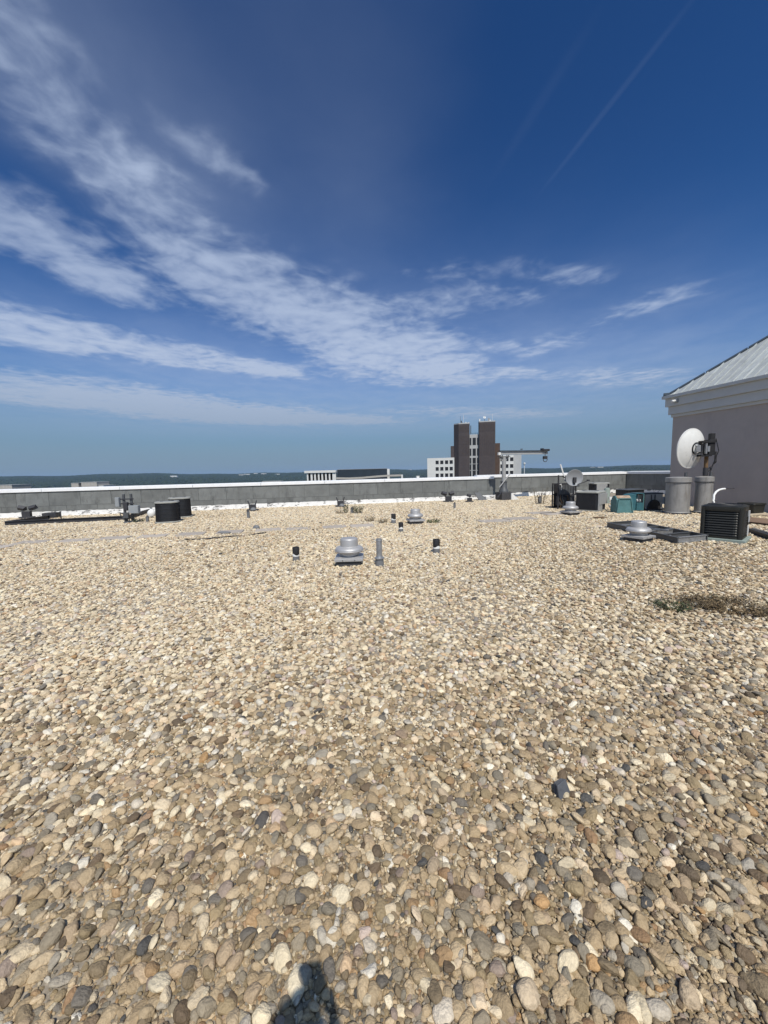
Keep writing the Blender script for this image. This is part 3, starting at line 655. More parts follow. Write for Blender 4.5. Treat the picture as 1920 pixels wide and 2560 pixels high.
o = bpy.data.objects.new('chunk', PM[3]); COL.objects.link(o); o.parent = t; o.scale = (.14, .12, .13)
o = bpy.data.objects.new('chunk', PM[7]); COL.objects.link(o); o.parent = t; o.scale = (.12, .09, .09); o.location = (.2, .06, 0)

# half-buried cable, upright stone
pts = []; r2 = random.Random(5)
for x, y in [(462, 1350), (490, 1351), (515, 1350), (540, 1347), (560, 1345), (585, 1343), (610, 1341), (635, 1338), (652, 1336), (665, 1333)]:
    q = G(x, y); pts.append((q.x, q.y, .022 + r2.uniform(-.022, .016)))
tag(MB().tube(pts, .016).build('black_cable', M['black']), 'dark half-buried cable snaking in front of the pavers', 'cable')
def rock(x, y, k, scl, lb, m=None, rot=(0, 0, 0), name='stone', z=.04):
    q = G(x, y); me = PM[k].copy(); me.materials.clear(); me.materials.append(m or M['pebble'])
    o = bpy.data.objects.new(name, me); COL.objects.link(o); o.location = (q.x, q.y, z); o.scale = scl; o.rotation_euler = rot; return tag(o, lb, 'stone')
rock(641, 1322, 5, (.10, .08, .17), 'small upright grey stone among the pavers', M['lead'], (0, .5, 0))
rock(560, 1335, 8, (.20, .10, .08), 'flat dark stone lying on the gravel at a paver edge', M['lead'])
q = G(1405, 1990); t = thing('slate_shard', 'dark grey split slate shard standing up from the right foreground gravel', 'stone', (q.x, q.y, .02), .5)
for k in range(3):
    MB().loft([[(-.045, -.006, -.02), (.04, -.006, -.02), (.045, .006, -.02), (-.045, .006, -.02)], [(-.035 + k * .006, -.004, .05 - k * .006), (.028, -.004, .058 - k * .01), (.028, .004, .058 - k * .01), (-.035 + k * .006, .004, .05 - k * .006)]],
              Matrix.Translation((k * .004, k * .016 - .012, 0)) @ Matrix.Rotation(R(-18), 4, 'X')).build('slate_layer', M['slate'], t, bevel=.002)

# ------------------------------------------------------------------ davit crane
p = G(1259, 1250); t = thing('davit_crane', 'grey roof davit crane with long arm and hanging hook', 'crane', (p.x, p.y, 0), R(17))
MB().box((0, 0, .20), (.62, .62, .44)).build('pedestal', M['curb'], t, bevel=.02)
MB().lathe([(.24, .42), (.23, .52), (.17, .60), (.155, .92), (.17, .93), (.17, .98), (.12, .99)], 24).build('socket', M['dgrey'], t)
MB().lathe([(.105, .95), (.098, 2.22)], 24).build('mast', M['cab'], t)
for sx in (-1, 1): MB().prism([(sx * .09, -.015, 2.0), (sx * .30, -.015, 2.24), (sx * .09, -.015, 2.24)], (0, .03, 0)).build('gusset', M['cab'], t)
MB().box((0, 0, 2.255), (.62, .22, .03)).build('head_plate', M['dgrey'], t)
for sx in (-.24, -.14, .14, .24): MB().cyl((sx, -.06, 2.27), .022, .07, 8).build('bolt', M['bsteel'], t)
mb = MB(); bx0, bx1, bz = -.28, 2.72, 2.44
mb.box(((bx0 + bx1) / 2, 0, bz - .075), (bx1 - bx0, .14, .016)); mb.box(((bx0 + bx1) / 2, 0, bz), (bx1 - bx0, .016, .165)); 
mb.build('arm', M['cab'], t)
MB().box(((bx0 + bx1) / 2, 0, bz + .109), (bx1 - bx0, .15, .035)).build('arm_flange', M['bsteel'], t)
MB().box((bx0 - .02, -.02, bz - .04), (.13, .12, .14)).build('control_box', M['white'], t, bevel=.01)
tr = MB().box((2.55, 0, bz + .14), (.36, .24, .10)).build('trolley', M['bsteel'], t, bevel=.01)
MB().box((2.36, 0, bz + .17), (.10, .18, .12)).build('motor', M['bsteel'], tr, bevel=.01)
MB().cyl((0, 0, 0), .06, .05, 14, Matrix.Translation((2.66, -.12, bz + .13)) @ Matrix.Rotation(R(90), 4, 'X')).build('wheel', M['bsteel'], tr)
MB().tube([(2.56, 0, bz + .05), (2.56, 0, bz - .16)], .018).build('cable', M['bsteel'], t)
MB().box((2.56, 0, bz - .26), (.22, .14, .16)).build('hook_block', M['bsteel'], t, bevel=.02)
MB().tube([(2.44 + .13 - .13 * math.cos(a), 0, bz - .34 - .15 * math.sin(a)) for a in [math.pi * i / 10 for i in range(11)]], .018).build('hook', M['bsteel'], t)
MB().box((1.07, 0, bz + .19), (.10, .06, .05)).build('limit_switch', M['dgrey'], t)
MB().tube([(-.34, -.12, .68), (-.05, -.15, 1.02), (.30, -.12, 1.36)], .028).build('crank_lever', M['cab'], t)
MB().beam((-.55, -.25, .15), (-.22, -.2, .45), .05, .05).build('brace', M['bsteel'], t); MB().beam((.22, -.2, .45), (.34, -.25, .2), .05, .05).build('brace', M['bsteel'], t)
MB().prism([(.22, -.36, -.02), (.75, -.36, -.02), (.22, -.36, .38)], (0, .05, 0)).build('white_gusset', M['white'], t)
p = G(1209, 1251); t = thing('sloped_hatch', 'slanted dark metal hatch leaning left of the crane base', 'hatch', (p.x, p.y, 0), RA)
MB().prism([(-.28, -.1, -.02), (.22, -.1, -.02), (-.12, .25, .42), (-.40, .25, .42)], (0, .06, 0)).build('leaf', M['dgrey'], t, bevel=.01)
MB().box((.62, .25, .10), (.95, .5, .25), ry=R(-3)).build('white_curb', M['flash'], t, bevel=.02)

# ------------------------------------------------------------------ equipment on the right
# rack
p = G(1424, 1274); t = thing('equipment_rack', 'dark open equipment rack with slatted panels behind the grey dish', 'equipment rack', (p.x, p.y + .25, 0), RA)
t.scale = (.70, .7, 1)
for sx in (-.55, .55):
    for sy in (0, .5): MB().box((sx, sy, .66 if sx < 0 and sy == 0 else .50), (.055, .055, 1.34 if sx < 0 and sy == 0 else 1.02)).build('post', M['bsteel'], t)
for z in (.06, .56, .98):
    for sy in (0, .5): MB().box((0, sy, z), (1.05, .045, .045)).build('cross_rail', M['bsteel'], t)
MB().box((0, .42, .52), (1.05, .03, .90)).build('back_panel', M['black'], t)
for k in range(5): MB().box((-.42 + k * .185, -.01, .77), (.16, .04, .36)).build('slat_panel', M['dgrey'], t, bevel=.005)
for k, (x, z) in enumerate(((-.33, .32), (-.05, .28), (.25, .34))): MB().box((x, .2, z), (.24, .3, .36)).build('unit', M['curb'], t, bevel=.01)
MB().box((.42, -.02, .36), (.20, .16, .34)).build('grey_box', M['cab'], t, bevel=.01)
for k in range(7):
    x = -.45 + k * .14; MB().tube([(x, -.06, .55), (x + rnd.uniform(-.1, .1), -.10, .40), (x + rnd.uniform(-.12, .12), -.08, .25), (x + rnd.uniform(-.05, .05), -.05, .04)], .016).build('pipe_run', M['mrust'] if k % 3 == 0 else M['dgrey'], t)
MB().tube([(-.5, -.05, .95), (-.44, -.09, .98), (-.40, -.09, .9), (-.42, -.08, .75)], .018).build('cable_loop', M['white'], t)
MB().box((.55, .3, .90), (.55, .5, .10)).build('shelf', M['dgrey'], t)
# small dish
p = G(1436, 1276); dp = Vector((p.x, p.y + .05, 0)); sca = p.y / 962
t = thing('satellite_dish', 'small grey round satellite dish on a mast above the equipment rack', 'satellite dish', dp, 0)
MB().tube([(0, .05, 0), (0, .05, .88), (0, .02, 1.12)], .035, 12).build('mast', M['bsteel'], t)
T = Matrix.Translation((-.02, -.02, 1.225)) @ Matrix.Rotation(R(-4), 4, 'Z') @ Matrix.Rotation(R(97), 4, 'X')
mb = MB(); n = 40; prof = [(.0, .075)] + [(.31 * k / 8, .075 * (1 - (k / 8) ** 2)) for k in range(1, 9)]
mb.lathe([(r_, -z) for r_, z in prof] + [(.313, .012), (.31, .016)] + [(r_ * .99, -z + .016) for r_, z in reversed(prof)], n, M=T, cap0=False, cap1=False); mb.build('reflector', M['dishg'], t)
MB().box((0, .0, 1.14), (.10, .10, .20)).build('bracket', M['bsteel'], t)
MB().tube([(.10, -.03, .98), (.30, -.10, 1.05), (.43, -.16, 1.12)], .014).build('feed_arm', M['bsteel'], t); MB().box((.43, -.16, 1.12), (.08, .07, .06), 0).build('feed_horn', M['bsteel'], t)
p2 = P(1413, 1199, dp.y + .1); p1 = P(1401, 1161, dp.y + .1); p0 = Vector((p2.x + .02, p2.y, 1.0))
t = thing('slanted_antenna', 'white pole antenna leaning left beside the small grey dish', 'antenna', (p2.x, p2.y, 0)); 
MB().tube([p2 - Vector((p2.x, p2.y, 0)), p1 - Vector((p2.x, p2.y, 0))], .026).build('whip', M['white'], t)
MB().tube([(-.10, 0, 1.30), (.08, 0, 1.16), (.10, 0, .98)], .03).build('mount', M['bsteel'], t); MB().box((.04, 0, 1.13), (.12, .08, .07)).build('clamp', M['ubox'], t)
# square condensers with grey corner panels
def sq_condenser(x, y, rz, s, lb, w=.82, h=.74, side='right'):
    p = G(x, y); t = thing('square_condenser', lb, 'condenser', (p.x, p.y + w * .45, 0), rz, None, s)
    MB().loft([rring(w + .04, w + .04, .10, .0), rring(w + .04, w + .04, .10, .06)]).build('base_pan', M['lid'], t)
    MB().loft([rring(w - .03, w - .03, .10, .06), rring(w - .03, w - .03, .10, h - .05)]).build('coil', M['fin'], t)
    mb = MB()
    for k in range(-9, 10):
        q = k * (w - .22) / 18
        mb.box((q, -w / 2 + .006, h / 2), (.010, .012, h - .12)); mb.box((-w / 2 + .006, q, h / 2), (.012, .010, h - .12))
    mb.build('guard_wires', M['bsteel'], t)
    lid = MB().loft([rring(w + .03, w + .03, .11, h - .05), rring(w + .03, w + .03, .11, h - .01), rring(w - .05, w - .05, .10, h + .02)]).build('top_cover', M['lid'], t)
    MB().lathe([(.27, h + .02), (.28, h + .03), (.30, h + .02)], 28, cap0=False, cap1=False).build('fan_grille', M['dgrey'], lid)
    if side == 'full':
        MB().box((0, -w / 2 - .01, h * .64), (w - .04, .07, h * .56)).build('control_panel', M['cab'], t, bevel=.006)
        MB().box((-w / 4 - .02, -w / 2 + .0, h * .22), (w * .42, .05, h * .30)).build('corner_panel', M['cab'], t, bevel=.006)
    else:
        MB().box((-.02, -w / 2 - .01, h * .5), (.50, .07, h * .86)).build('control_panel', M['cab'], t, bevel=.006)
    return t
sq_condenser(1490, 1279, R(43), .92, 'louvred dark condenser with grey lid and grey corner box, right of the rack', .88, .78, 'full')
sq_condenser(1506, 1247, R(-8), 1.0, 'pale grey boxed condenser behind the louvred dark condenser', .78, .80, 'mid')
p = G(1527, 1277); t = thing('valve_manifold', 'cluster of valves and looped pipes beside the teal hood', 'valves', (p.x, p.y, 0))
MB().tube([(0, 0, 0), (0, 0, .5)], .02).build('riser', M['bsteel'], t); MB().tube([(.1, .05, 0), (.1, .05, .42)], .018).build('riser', M['bsteel'], t)
for k, (x, z) in enumerate(((.0, .34), (.06, .24), (-.05, .16), (.08, .14))):
    MB().lathe([(.03, 0), (.055, .01), (.055, .04), (.03, .05)], 12, M=Matrix.Translation((x, -.04, z)) @ Matrix.Rotation(R(90), 4, 'X')).build('valve', M['galv'], t)
MB().tube([(.12 * math.cos(a), -.06, .22 + .12 * math.sin(a)) for a in [math.pi * i / 6 for i in range(13)]], .014).build('pipe_loop', M['galv'], t)
MB().box((-.02, .02, .46), (.10, .08, .10)).build('gauge_box', M['white'], t)
p = G(1537, 1262); t = thing('grey_cylinder', 'small grey-green cylinder standing behind the valve cluster', 'cylinder', (p.x, p.y + .6, 0)); MB().lathe([(.12, 0), (.12, .62), (.09, .68), (.03, .70)], 20).build('vessel', M['pad'], t); MB().cyl((0, 0, .70), .03, .05, 10).build('valve', M['bsteel'], t)
# teal intake hood
p = G(1562, 1284); t = thing('intake_hood', 'teal sheet-metal intake hood with rusty top', 'intake hood', (p.x, p.y + .05, 0), R(-8), None, .9)
prof = [(0, 0), (0, .50), (.05, .58), (.16, .66), (.30, .66), (.42, .58), (.50, .44), (.50, 0)]     # (y, z) side profile, front at y = 0
MB().prism([(-.27, y, z) for y, z in prof], (.54, 0, 0)).build('body', M['teal'], t, bevel=.004)
MB().loft([[(-.25, -.025, .0), (.30, -.025, .0), (.22, -.025, .56), (-.20, -.025, .56)], [(-.27, .0, .0), (.27, .0, .0), (.27, .0, .52), (-.27, .0, .52)]]).build('front_panel', M['teal'], t, bevel=.004)
for a_, b_ in (((-.26, -.04, 0), (-.205, -.04, .57)), ((.305, -.04, 0), (.225, -.04, .57)), ((-.205, -.04, .57), (.225, -.04, .57))): MB().beam(a_, b_, .03, .03).build('lip', M['teal'], t)
MB().prism([(-.24, .03, .585), (-.24, .16, .668), (-.24, .30, .668), (-.24, .30, .662), (-.24, .16, .660), (-.24, .03, .570)], (.48, 0, 0)).build('top_sheet', M['rust'], t)
# teal blower
p = G(1592, 1279); t = thing('teal_blower', 'dark teal blower housing with open side behind the intake hood', 'blower', (p.x, p.y + .1, 0), R(-6), None, .82)
mb = MB(); mb.prism([(-.40, 0, 0), (-.40, 0, .50), (-.33, 0, .66), (-.20, 0, .74), (.03, 0, .76), (.03, 0, 0)], (0, .5, 0)); mb.build('scroll', M['teald'], t, bevel=.004)
MB().box((.17, .46, .40), (.28, .04, .76)).build('back_panel', M['teald'], t); MB().box((.17, .24, .775), (.32, .5, .025)).build('top_panel', M['teald'], t); MB().box((.325, -.01, .37), (.03, .03, .78)).build('corner_post', M['teal'], t)
MB().box((.17, .10, .20), (.28, .3, .34)).build('lower_door', M['teald'], t, bevel=.005)
mm = MB().lathe([(.07, 0), (.08, .02), (.08, .16), (.05, .18)], 14, M=Matrix.Translation((.17, .12, .45)) @ Matrix.Rotation(R(90), 4, 'Y') @ Matrix.Translation((0, 0, -.09))).build('motor', M['ubox'], t)
MB().cyl((.17, .05, .38), .03, .16, 8).build('pulley', M['dgrey'], t)
# dark cabinet with flat lid
p = G(1592, 1262); t = thing('dark_cabinet', 'low dark cabinet with a flat grey lid behind the teal blower', 'cabinet', (p.x, p.y + .5, 0), RA, None, .86)
MB().box((0, 0, .36), (1.0, .7, .68)).build('body', M['curb'], t, bevel=.01); MB().box((0, 0, .72), (1.14, .85, .035)).build('lid', M['dgrey'], t, bevel=.006); MB().box((-.35, -.36, .40), (.25, .02, .45)).build('door', M['bsteel'], t)
# grey scroll fan unit
p = G(1640, 1277); t = thing('scroll_fan_unit', 'pale grey fan unit with a black half-round scroll, left of the tanks', 'fan unit', (p.x, p.y + .1, 0), R(4))
t.scale = (.78, .8, 1)
MB().box((0, .35, .30), (.96, .5, .56)).build('casing', M['cab'], t, bevel=.008)
MB().box((0, .38, .60), (1.06, .50, .05)).build('top_frame', M['bsteel'], t, bevel=.004)
MB().prism([(.02 + .29 * math.cos(a), -.02, .06 + .33 * math.sin(a)) for a in [math.pi * i / 14 for i in range(15)]], (0, .12, 0)).build('scroll', M['black'], t)
for sx in (-.10, .08): MB().box((sx, .07, .44), (.03, .04, .26)).build('stiffener', M['dgrey'], t)
MB().box((.36, .09, .34), (.12, .02, .10)).build('vent_plate', M['ubox'], t); MB().box((0, .2, .03), (1.1, .7, .06)).build('skid', M['bsteel'], t)
for sx in (-.5, .5): MB().box((sx, -.02, .30), (.04, .04, .58)).build('leg', M['bsteel'], t)
# two steel tanks
def tank(x, y, r, h, lb):
    p = G(x, y); t = thing('steel_tank', lb, 'tank', (p.x, p.y + r * .8, 0), .3)
    MB().lathe([(r + .02, -.02), (r + .02, .06), (r, .08), (r, h - .15)], 44).build('shell', M['tank'], t)
    MB().lathe([(r * .97, h - .15), (r + .022, h - .15), (r + .022, h - .01), (r + .008, h), (r * .5, h + .02), (.01, h + .025)], 44).build('lid', M['tank'], t)
    MB().lathe([(r + .003, h - .175), (r + .026, h - .17), (r + .026, h - .155), (r + .003, h - .15)], 44, cap0=False, cap1=False).build('clamp_ring', M['dgrey'], t)
    MB().lathe([(r + .022, .0), (r + .06, .0), (r + .06, .05), (r + .022, .06)], 44, cap0=False).build('base_ring', M['curb'], t)
    MB().box((0, -r - .004, h * .45), (.012, .008, h - .3)).build('seam', M['tank'], t)
    MB().cyl((r * .55, -.1, h + .01), .045, .15, 12).build('nozzle', M['dgrey'], t)
    return t, p
tank(1707, 1286, .335, 1.20, 'wider steel tank, left of the pair beside the grey wall')
t2, pt = tank(1768, 1284, .235, 1.20, 'narrower steel tank carrying the big white dish')
# big dish
b = Vector((pt.x + .06, pt.y + .24, 1.22)); Yd = b.y
t = thing('large_dish', 'big white dish seen from behind on a rusty mast', 'satellite dish', b, 0)
top = P(1776, 1104, Yd) - b
MB().tube([(0, 0, -.01), (0, 0, top.z)], .055, 14).build('mast', M['mrust'], t)
MB().lathe([(.075, .02), (.075, .28)], 14).build('mast_sleeve', M['bsteel'], t)
MB().tube([(0, -.02, .10), (.14, -.04, .28), (.26, -.05, .46), (.26, -.05, .80)], .034, 10).build('side_arm', M['bsteel'], t)
hub = P(1752, 1120, Yd - .25) - b
MB().box((.03, -.05, hub.z + .02), (.20, .24, .50)).build('pan_head', M['mount'], t, bevel=.01)
MB().box((.10, -.04, hub.z + .36), (.13, .12, .22)).build('actuator', M['mount'], t)
MB().box((-.12, -.10, hub.z + .20), (.46, .22, .07)).build('mount_beam', M['mount'], t, bevel=.005); MB().box((-.16, -.10, hub.z - .24), (.36, .18, .06)).build('mount_beam', M['mount'], t)
MB().box((-.20, -.20, hub.z - .02), (.05, .06, .34)).build('screw_jack', M['galv'], t); MB().cyl((-.12, -.20, hub.z - .12), .045, .18, 10).build('jack_motor', M['galv'], t)
MB().tube([(.14, -.16, hub.z + .30), (.22, -.2, hub.z - .1), (.12, -.14, hub.z - .5), (.08, -.08, .1)], .012).build('cable', M['mount'], t)
cD = P(1728, 1121, Yd + .05) - b
T = Matrix.Translation(cD) @ Matrix.Rotation(R(4), 4, 'Z') @ Matrix.Rotation(R(-84), 4, 'X')
Rd = .64; dep = .16; prof = [(Rd * k / 12, -dep * (1 - (k / 12) ** 2)) for k in range(0, 13)]; prof[0] = (.004, -dep)
# dish axis: the bowl's back (towards -z of the profile) faces the photographer
T = Matrix.Translation(cD) @ Matrix.Rotation(R(19), 4, 'Z') @ Matrix.Rotation(R(-86), 4, 'X')
mb = MB(); mb.lathe([(r_, z_) for r_, z_ in prof] + [(Rd + .012, .0), (Rd + .012, .03), (Rd - .01, .03)] + [(r_ * .97, z_ + .03) for r_, z_ in reversed(prof)], 56, M=T, cap0=False, cap1=False); dsh = mb.build('reflector', M['dishw'], t)
MB().lathe([(.19, -dep - .03), (.20, -dep + .02)], 28, M=T, cap0=False, cap1=False).build('hub_ring', M['mount'], dsh)
for a in (40, 140, 250, 320):
    MB().tube([(.17 * math.cos(R(a)), .17 * math.sin(R(a)), -dep - .005), (.24 * math.cos(R(a)), .24 * math.sin(R(a)), -dep - .16)], .014, 8, T).build('strut', M['bsteel'], t)
MB().box((hub.x - .02, -.16, hub.z - .02), (.12, .10, .22)).build('gearbox', M['galv'], t, bevel=.01)
# black louvred condenser, right
p = G(1838, 1358); t = thing('louvred_condenser', 'large black louvred condenser unit near the grey wall at the right', 'condenser', (p.x + .10, p.y + .40, 0), R(40))
w, h = .68, .70
MB().box((0, 0, .02), (w + .12, w + .12, .10)).build('pad', M['pad'], t, bevel=.01)
MB().loft([rring(w - .07, w - .07, .12, .07), rring(w - .07, w - .07, .12, h)]).build('coil', M['fin'], t)
MB().loft([rring(w, w, .14, .07), rring(w, w, .14, .12)]).build('base_rim', M['brownc'], t)
for k in range(10):
    z = .135 + k * .051; MB().loft([rring(w - .045, w - .045, .12, z + .030), rring(w + .004, w + .004, .14, z), rring(w - .002, w - .002, .14, z + .014), rring(w - .05, w - .05, .12, z + .046)], smooth=False, cap0=False, cap1=False).build('louver', M['brownc'], t)
for sx, sy in ((1, -1), (-1, -1), (1, 1), (-1, 1)): MB().cyl((sx * (w / 2 - .045), sy * (w / 2 - .045), .07), .045, h - .06, 12).build('corner_post', M['brownc'], t)
lid = MB().loft([rring(w + .02, w + .02, .15, h - .06), rring(w + .03, w + .03, .15, h - .02), rring(w + .03, w + .03, .15, h + .03), rring(w - .08, w - .08, .12, h + .055)]).build('top_cover', M['brownc'], t)
for r_ in (.10, .16, .22, .28): MB().lathe([(r_ - .008, h + .058), (r_, h + .068), (r_ + .008, h + .058)], 30, cap0=False, cap1=False).build('fan_grille', M['black'], lid)
MB().box((w / 2 - .045, -w / 2 - .006, h - .20), (.16, .02, .24)).build('control_plate', M['label'], t, bevel=.003); MB().box((w / 2 - .05, -w / 2 - .006, .21), (.08, .015, .20)).build('sticker', M['white'], t)
MB().box((w / 2 - .045, -w / 2 + .0, .42), (.17, .02, .18)).build('lower_plate', M['brownc'], t)
# white hose and thin cable from the wall
a = P(1783, 1260, 9.3); pts = [P(x, y, 9.3 + k * .05) for k, (x, y) in enumerate([(1786, 1262), (1784, 1250), (1785, 1238), (1790, 1230), (1797, 1225), (1806, 1222.5), (1812, 1222)])]
base = pts[0]; pts = [Vector((base.x, base.y, .0)), Vector((base.x, base.y, base.z * .6))] + pts + [P(1835, 1221, 9.9)]
t = thing('white_hose', 'white bent hose rising behind the black louvred condenser', 'hose', (base.x, base.y, 0))
MB().tube([q - Vector((base.x, base.y, 0)) for q in pts[:-1]], .024, 10).build('hose', M['white'], t); MB().tube([pts[-2] - Vector((base.x, base.y, 0)), pts[-1] - Vector((base.x, base.y, 0))], .012).build('lead', M['bsteel'], t)
# long steel frame by the fan
t = thing('equipment_skid', 'black steel ladder frame lying behind the cornerwise fan', 'steel skid', (0, 0, 0))
a = G(1518, 1319); b = G(1694, 1361); c = G(1768, 1354); d = a + (c - b); V = (b - a).normalized()
rail(t, a, b, .05, .13, .08, 'long_rail', 'dgrey'); rail(t, d, c, .05, .13, .08, 'long_rail', 'dgrey')
for k, f in enumerate((0.01, .22, .42, .62, .82, .99)):
    q0 = a + (b - a) * f; q1 = d + (c - d) * f; e_ = (q1 - q0).normalized() * .03; rail(t, q0 + e_, q1 - e_, .045, .12, .085, 'cross_bar', 'dgrey' if k % 2 == 0 else 'galv')
for f in (.3, .55, .9):
    q = a + (b - a) * f - Vector((0, .03, 0)); MB().cyl((q.x, q.y, .13), .018, .03, 8, None).build('bolt', M['galv'], t)
MB().beam(a + (b - a) * .55 + Vector((.1, .3, .17)), a + (b - a) * .80 + Vector((.35, .25, .17)), .03, .03).build('silver_bar', M['galv'], t)
# wood and things at the right edge
p = G(1925, 1313); t = thing('plywood_sheet', 'brown plywood sheet lying on the gravel against the right edge', 'plywood', (p.x + .25, p.y, .06), RA - R(90))
MB().box((0, 0, 0), (2.0, 1.0, .025)).build('sheet', M['plywood'], t); MB().box((0, 0, -.035), (1.9, .08, .045)).build('batten', M['plywood'], t)
p = G(1892, 1291); t = thing('pale_plank', 'pale wooden plank lying behind the plywood sheet', 'plank', (p.x, p.y, .06), R(12)); MB().box((0, 0, 0), (.75, .14, .05)).build('board', M['plank'], t, bevel=.004)
MB().box((.2, -.02, -.035), (.08, .3, .03)).build('bearer', M['plank'], t)
p = G(1912, 1292); t = thing('dark_bin', 'dark plastic box against the grey wall at the right edge', 'box', (p.x + .05, p.y + .5, 0), RA)
MB().loft([rring(.42, .42, .05, 0), rring(.48, .48, .05, .34)]).build('tub', M['brownc'], t); MB().loft([rring(.52, .52, .05, .34), rring(.50, .50, .05, .38)]).build('lid', M['brownc'], t)
a = G(1872, 1332); b = G(1930, 1352); t = thing('dark_rail', 'dark steel angle lying right of the black louvred condenser', 'steel rail', (0, 0, 0)); rail(t, a, b + (b - a), .08, .10, .06)
rail(t, a + Vector((.2, .1, 0)), b + (b - a) + Vector((.2, .1, 0)), .03, .04, .08, 'bar', 'galv')
p = G(1428, 1262); t = thing('loose_cover', 'thin rusty sheet on gravel in front of the louvred dark condenser', 'sheet', (*G(1500, 1297).xy, .045), .3); MB().box((0, 0, 0), (.34, .22, .015)).build('sheet', M['mrust'], t)

# ------------------------------------------------------------------ penthouse
def penthouse():
    t = thing('penthouse', 'grey stucco rooftop penthouse with stepped cornice and pale metal hip roof', 'building', C0, math.atan2(Nn.y, Nn.x))
    # local x runs along the visible wall towards the camera, local +y inwards
    s = 1  # inward is +y local (left turn from Nn)
    def L(x, y, z): return (x, y, z)
    MB().box((PL / 2, PD / 2, (3.6 + GROUND_Z) / 2), (PL, PD, 3.6 - GROUND_Z)).build('wall', M['stucco'], t)
    tiers = [(.05, 3.52, 3.63), (.12, 3.63, 3.95), (.20, 3.95, 4.27), (.29, 4.27, 4.39)]
    for o, a, b in tiers: MB().box((PL / 2, PD / 2, (a + b) / 2), (PL + 2 * o, PD + 2 * o, b - a - .003)).build('cornice_step', M['cornice'], t, bevel=.006)
    ze = 4.396; o = .16; sl = math.tan(R(40)); W2 = PD / 2 + o; 
    x0, x1, y0, y1 = -o, PL + o, -o, PD + o; rz_ = ze + sl * W2
    # roof planes under the panels
    A, B, Cc, D = (x0, y0, ze), (x1, y0, ze), (x1, y1, ze), (x0, y1, ze); R0 = (x0 + W2, y0 + W2, rz_); R1 = (x1 - W2, y0 + W2, rz_)
    MB().add([A, B, Cc, D, R0, R1], [(0, 1, 5, 4), (2, 3, 4, 5), (1, 2, 5), (3, 0, 4), (0, 3, 2, 1)]).build('roof_deck_sheet', M['roofm'], t)
    pw = .31; x = x0 + .02; nrm = Vector((0, -math.sin(math.atan(sl)), math.cos(math.atan(sl)))); up = Vector((0, math.cos(math.atan(sl)), math.sin(math.atan(sl))))
    while x < x1 - .05:
        xa, xb = x, min(x + pw, x1)
        def top(xx): return min(xx - x0, W2, x1 - xx)
        ya, yb = max(top(xa), .02), max(top(xb), .02)
        q = lambda xx, yy, d: tuple(Vector((xx, y0 + yy, ze + sl * yy)) + nrm * d)
        e0 = -.03
        mb = MB(); mb.loft([[q(xa, e0, .008), q(xb - .012, e0, .008), q(xb - .012, yb, .008), q(xa, ya, .008)], [q(xa, e0, .020), q(xb - .012, e0, .020), q(xb - .012, yb, .020), q(xa, ya, .020)]])
        # standing seam
        mb.loft([[q(xb - .03, e0, .020), q(xb - .008, e0, .020), q(xb - .008, yb, .020), q(xb - .03, yb, .020)], [q(xb - .026, e0, .056), q(xb - .012, e0, .056), q(xb - .012, yb, .056), q(xb - .026, yb, .056)]])
        mb.build('roof_panel', M['roofm'], t)
        x += pw
    h0 = Vector((x0, y0, ze)); h1 = Vector(R0); dr = (h1 - h0).normalized()
    mb = MB(); sd_ = Vector((-dr.y, dr.x, 0)).normalized()
    for k in range(8):
        a_ = h0 + (h1 - h0) * (k / 8) ; b_ = h0 + (h1 - h0) * ((k + 1) / 8 - .004)
        mb2 = MB(); r0 = [a_ - sd_ * .10 + Vector((0, 0, .01)), a_ + Vector((0, 0, .085)), a_ + sd_ * .10 + Vector((0, 0, .01)), a_ - Vector((0, 0, .02))]; r1 = [v + (b_ - a_) for v in r0]
        mb2.loft([[tuple(v) for v in r0], [tuple(v) for v in r1]]).build('hip_cap', M['ridge'], t)
    MB().box(tuple(h0 + Vector((-.02, -.02, .06))), (.20, .20, .10), R(45)).build('hip_end', M['ridge'], t, bevel=.01)
    sc = MB().box((.32, -.24, 4.12), (.11, .08, .14)).build('security_camera', M['ubox'], t, bevel=.01)
    MB().lathe([(.045, 0), (.05, .01), (.05, .16), (.03, .17)], 14, M=Matrix.Translation((.30, -.28, 4.12)) @ Matrix.Rotation(R(100), 4, 'X')).build('camera_barrel', M['dishw'], sc)
    MB().box((4.4, -.005, 1.55), (.05, .02, 1.2)).build('wall_seam', M['stucco'], t)
penthouse()

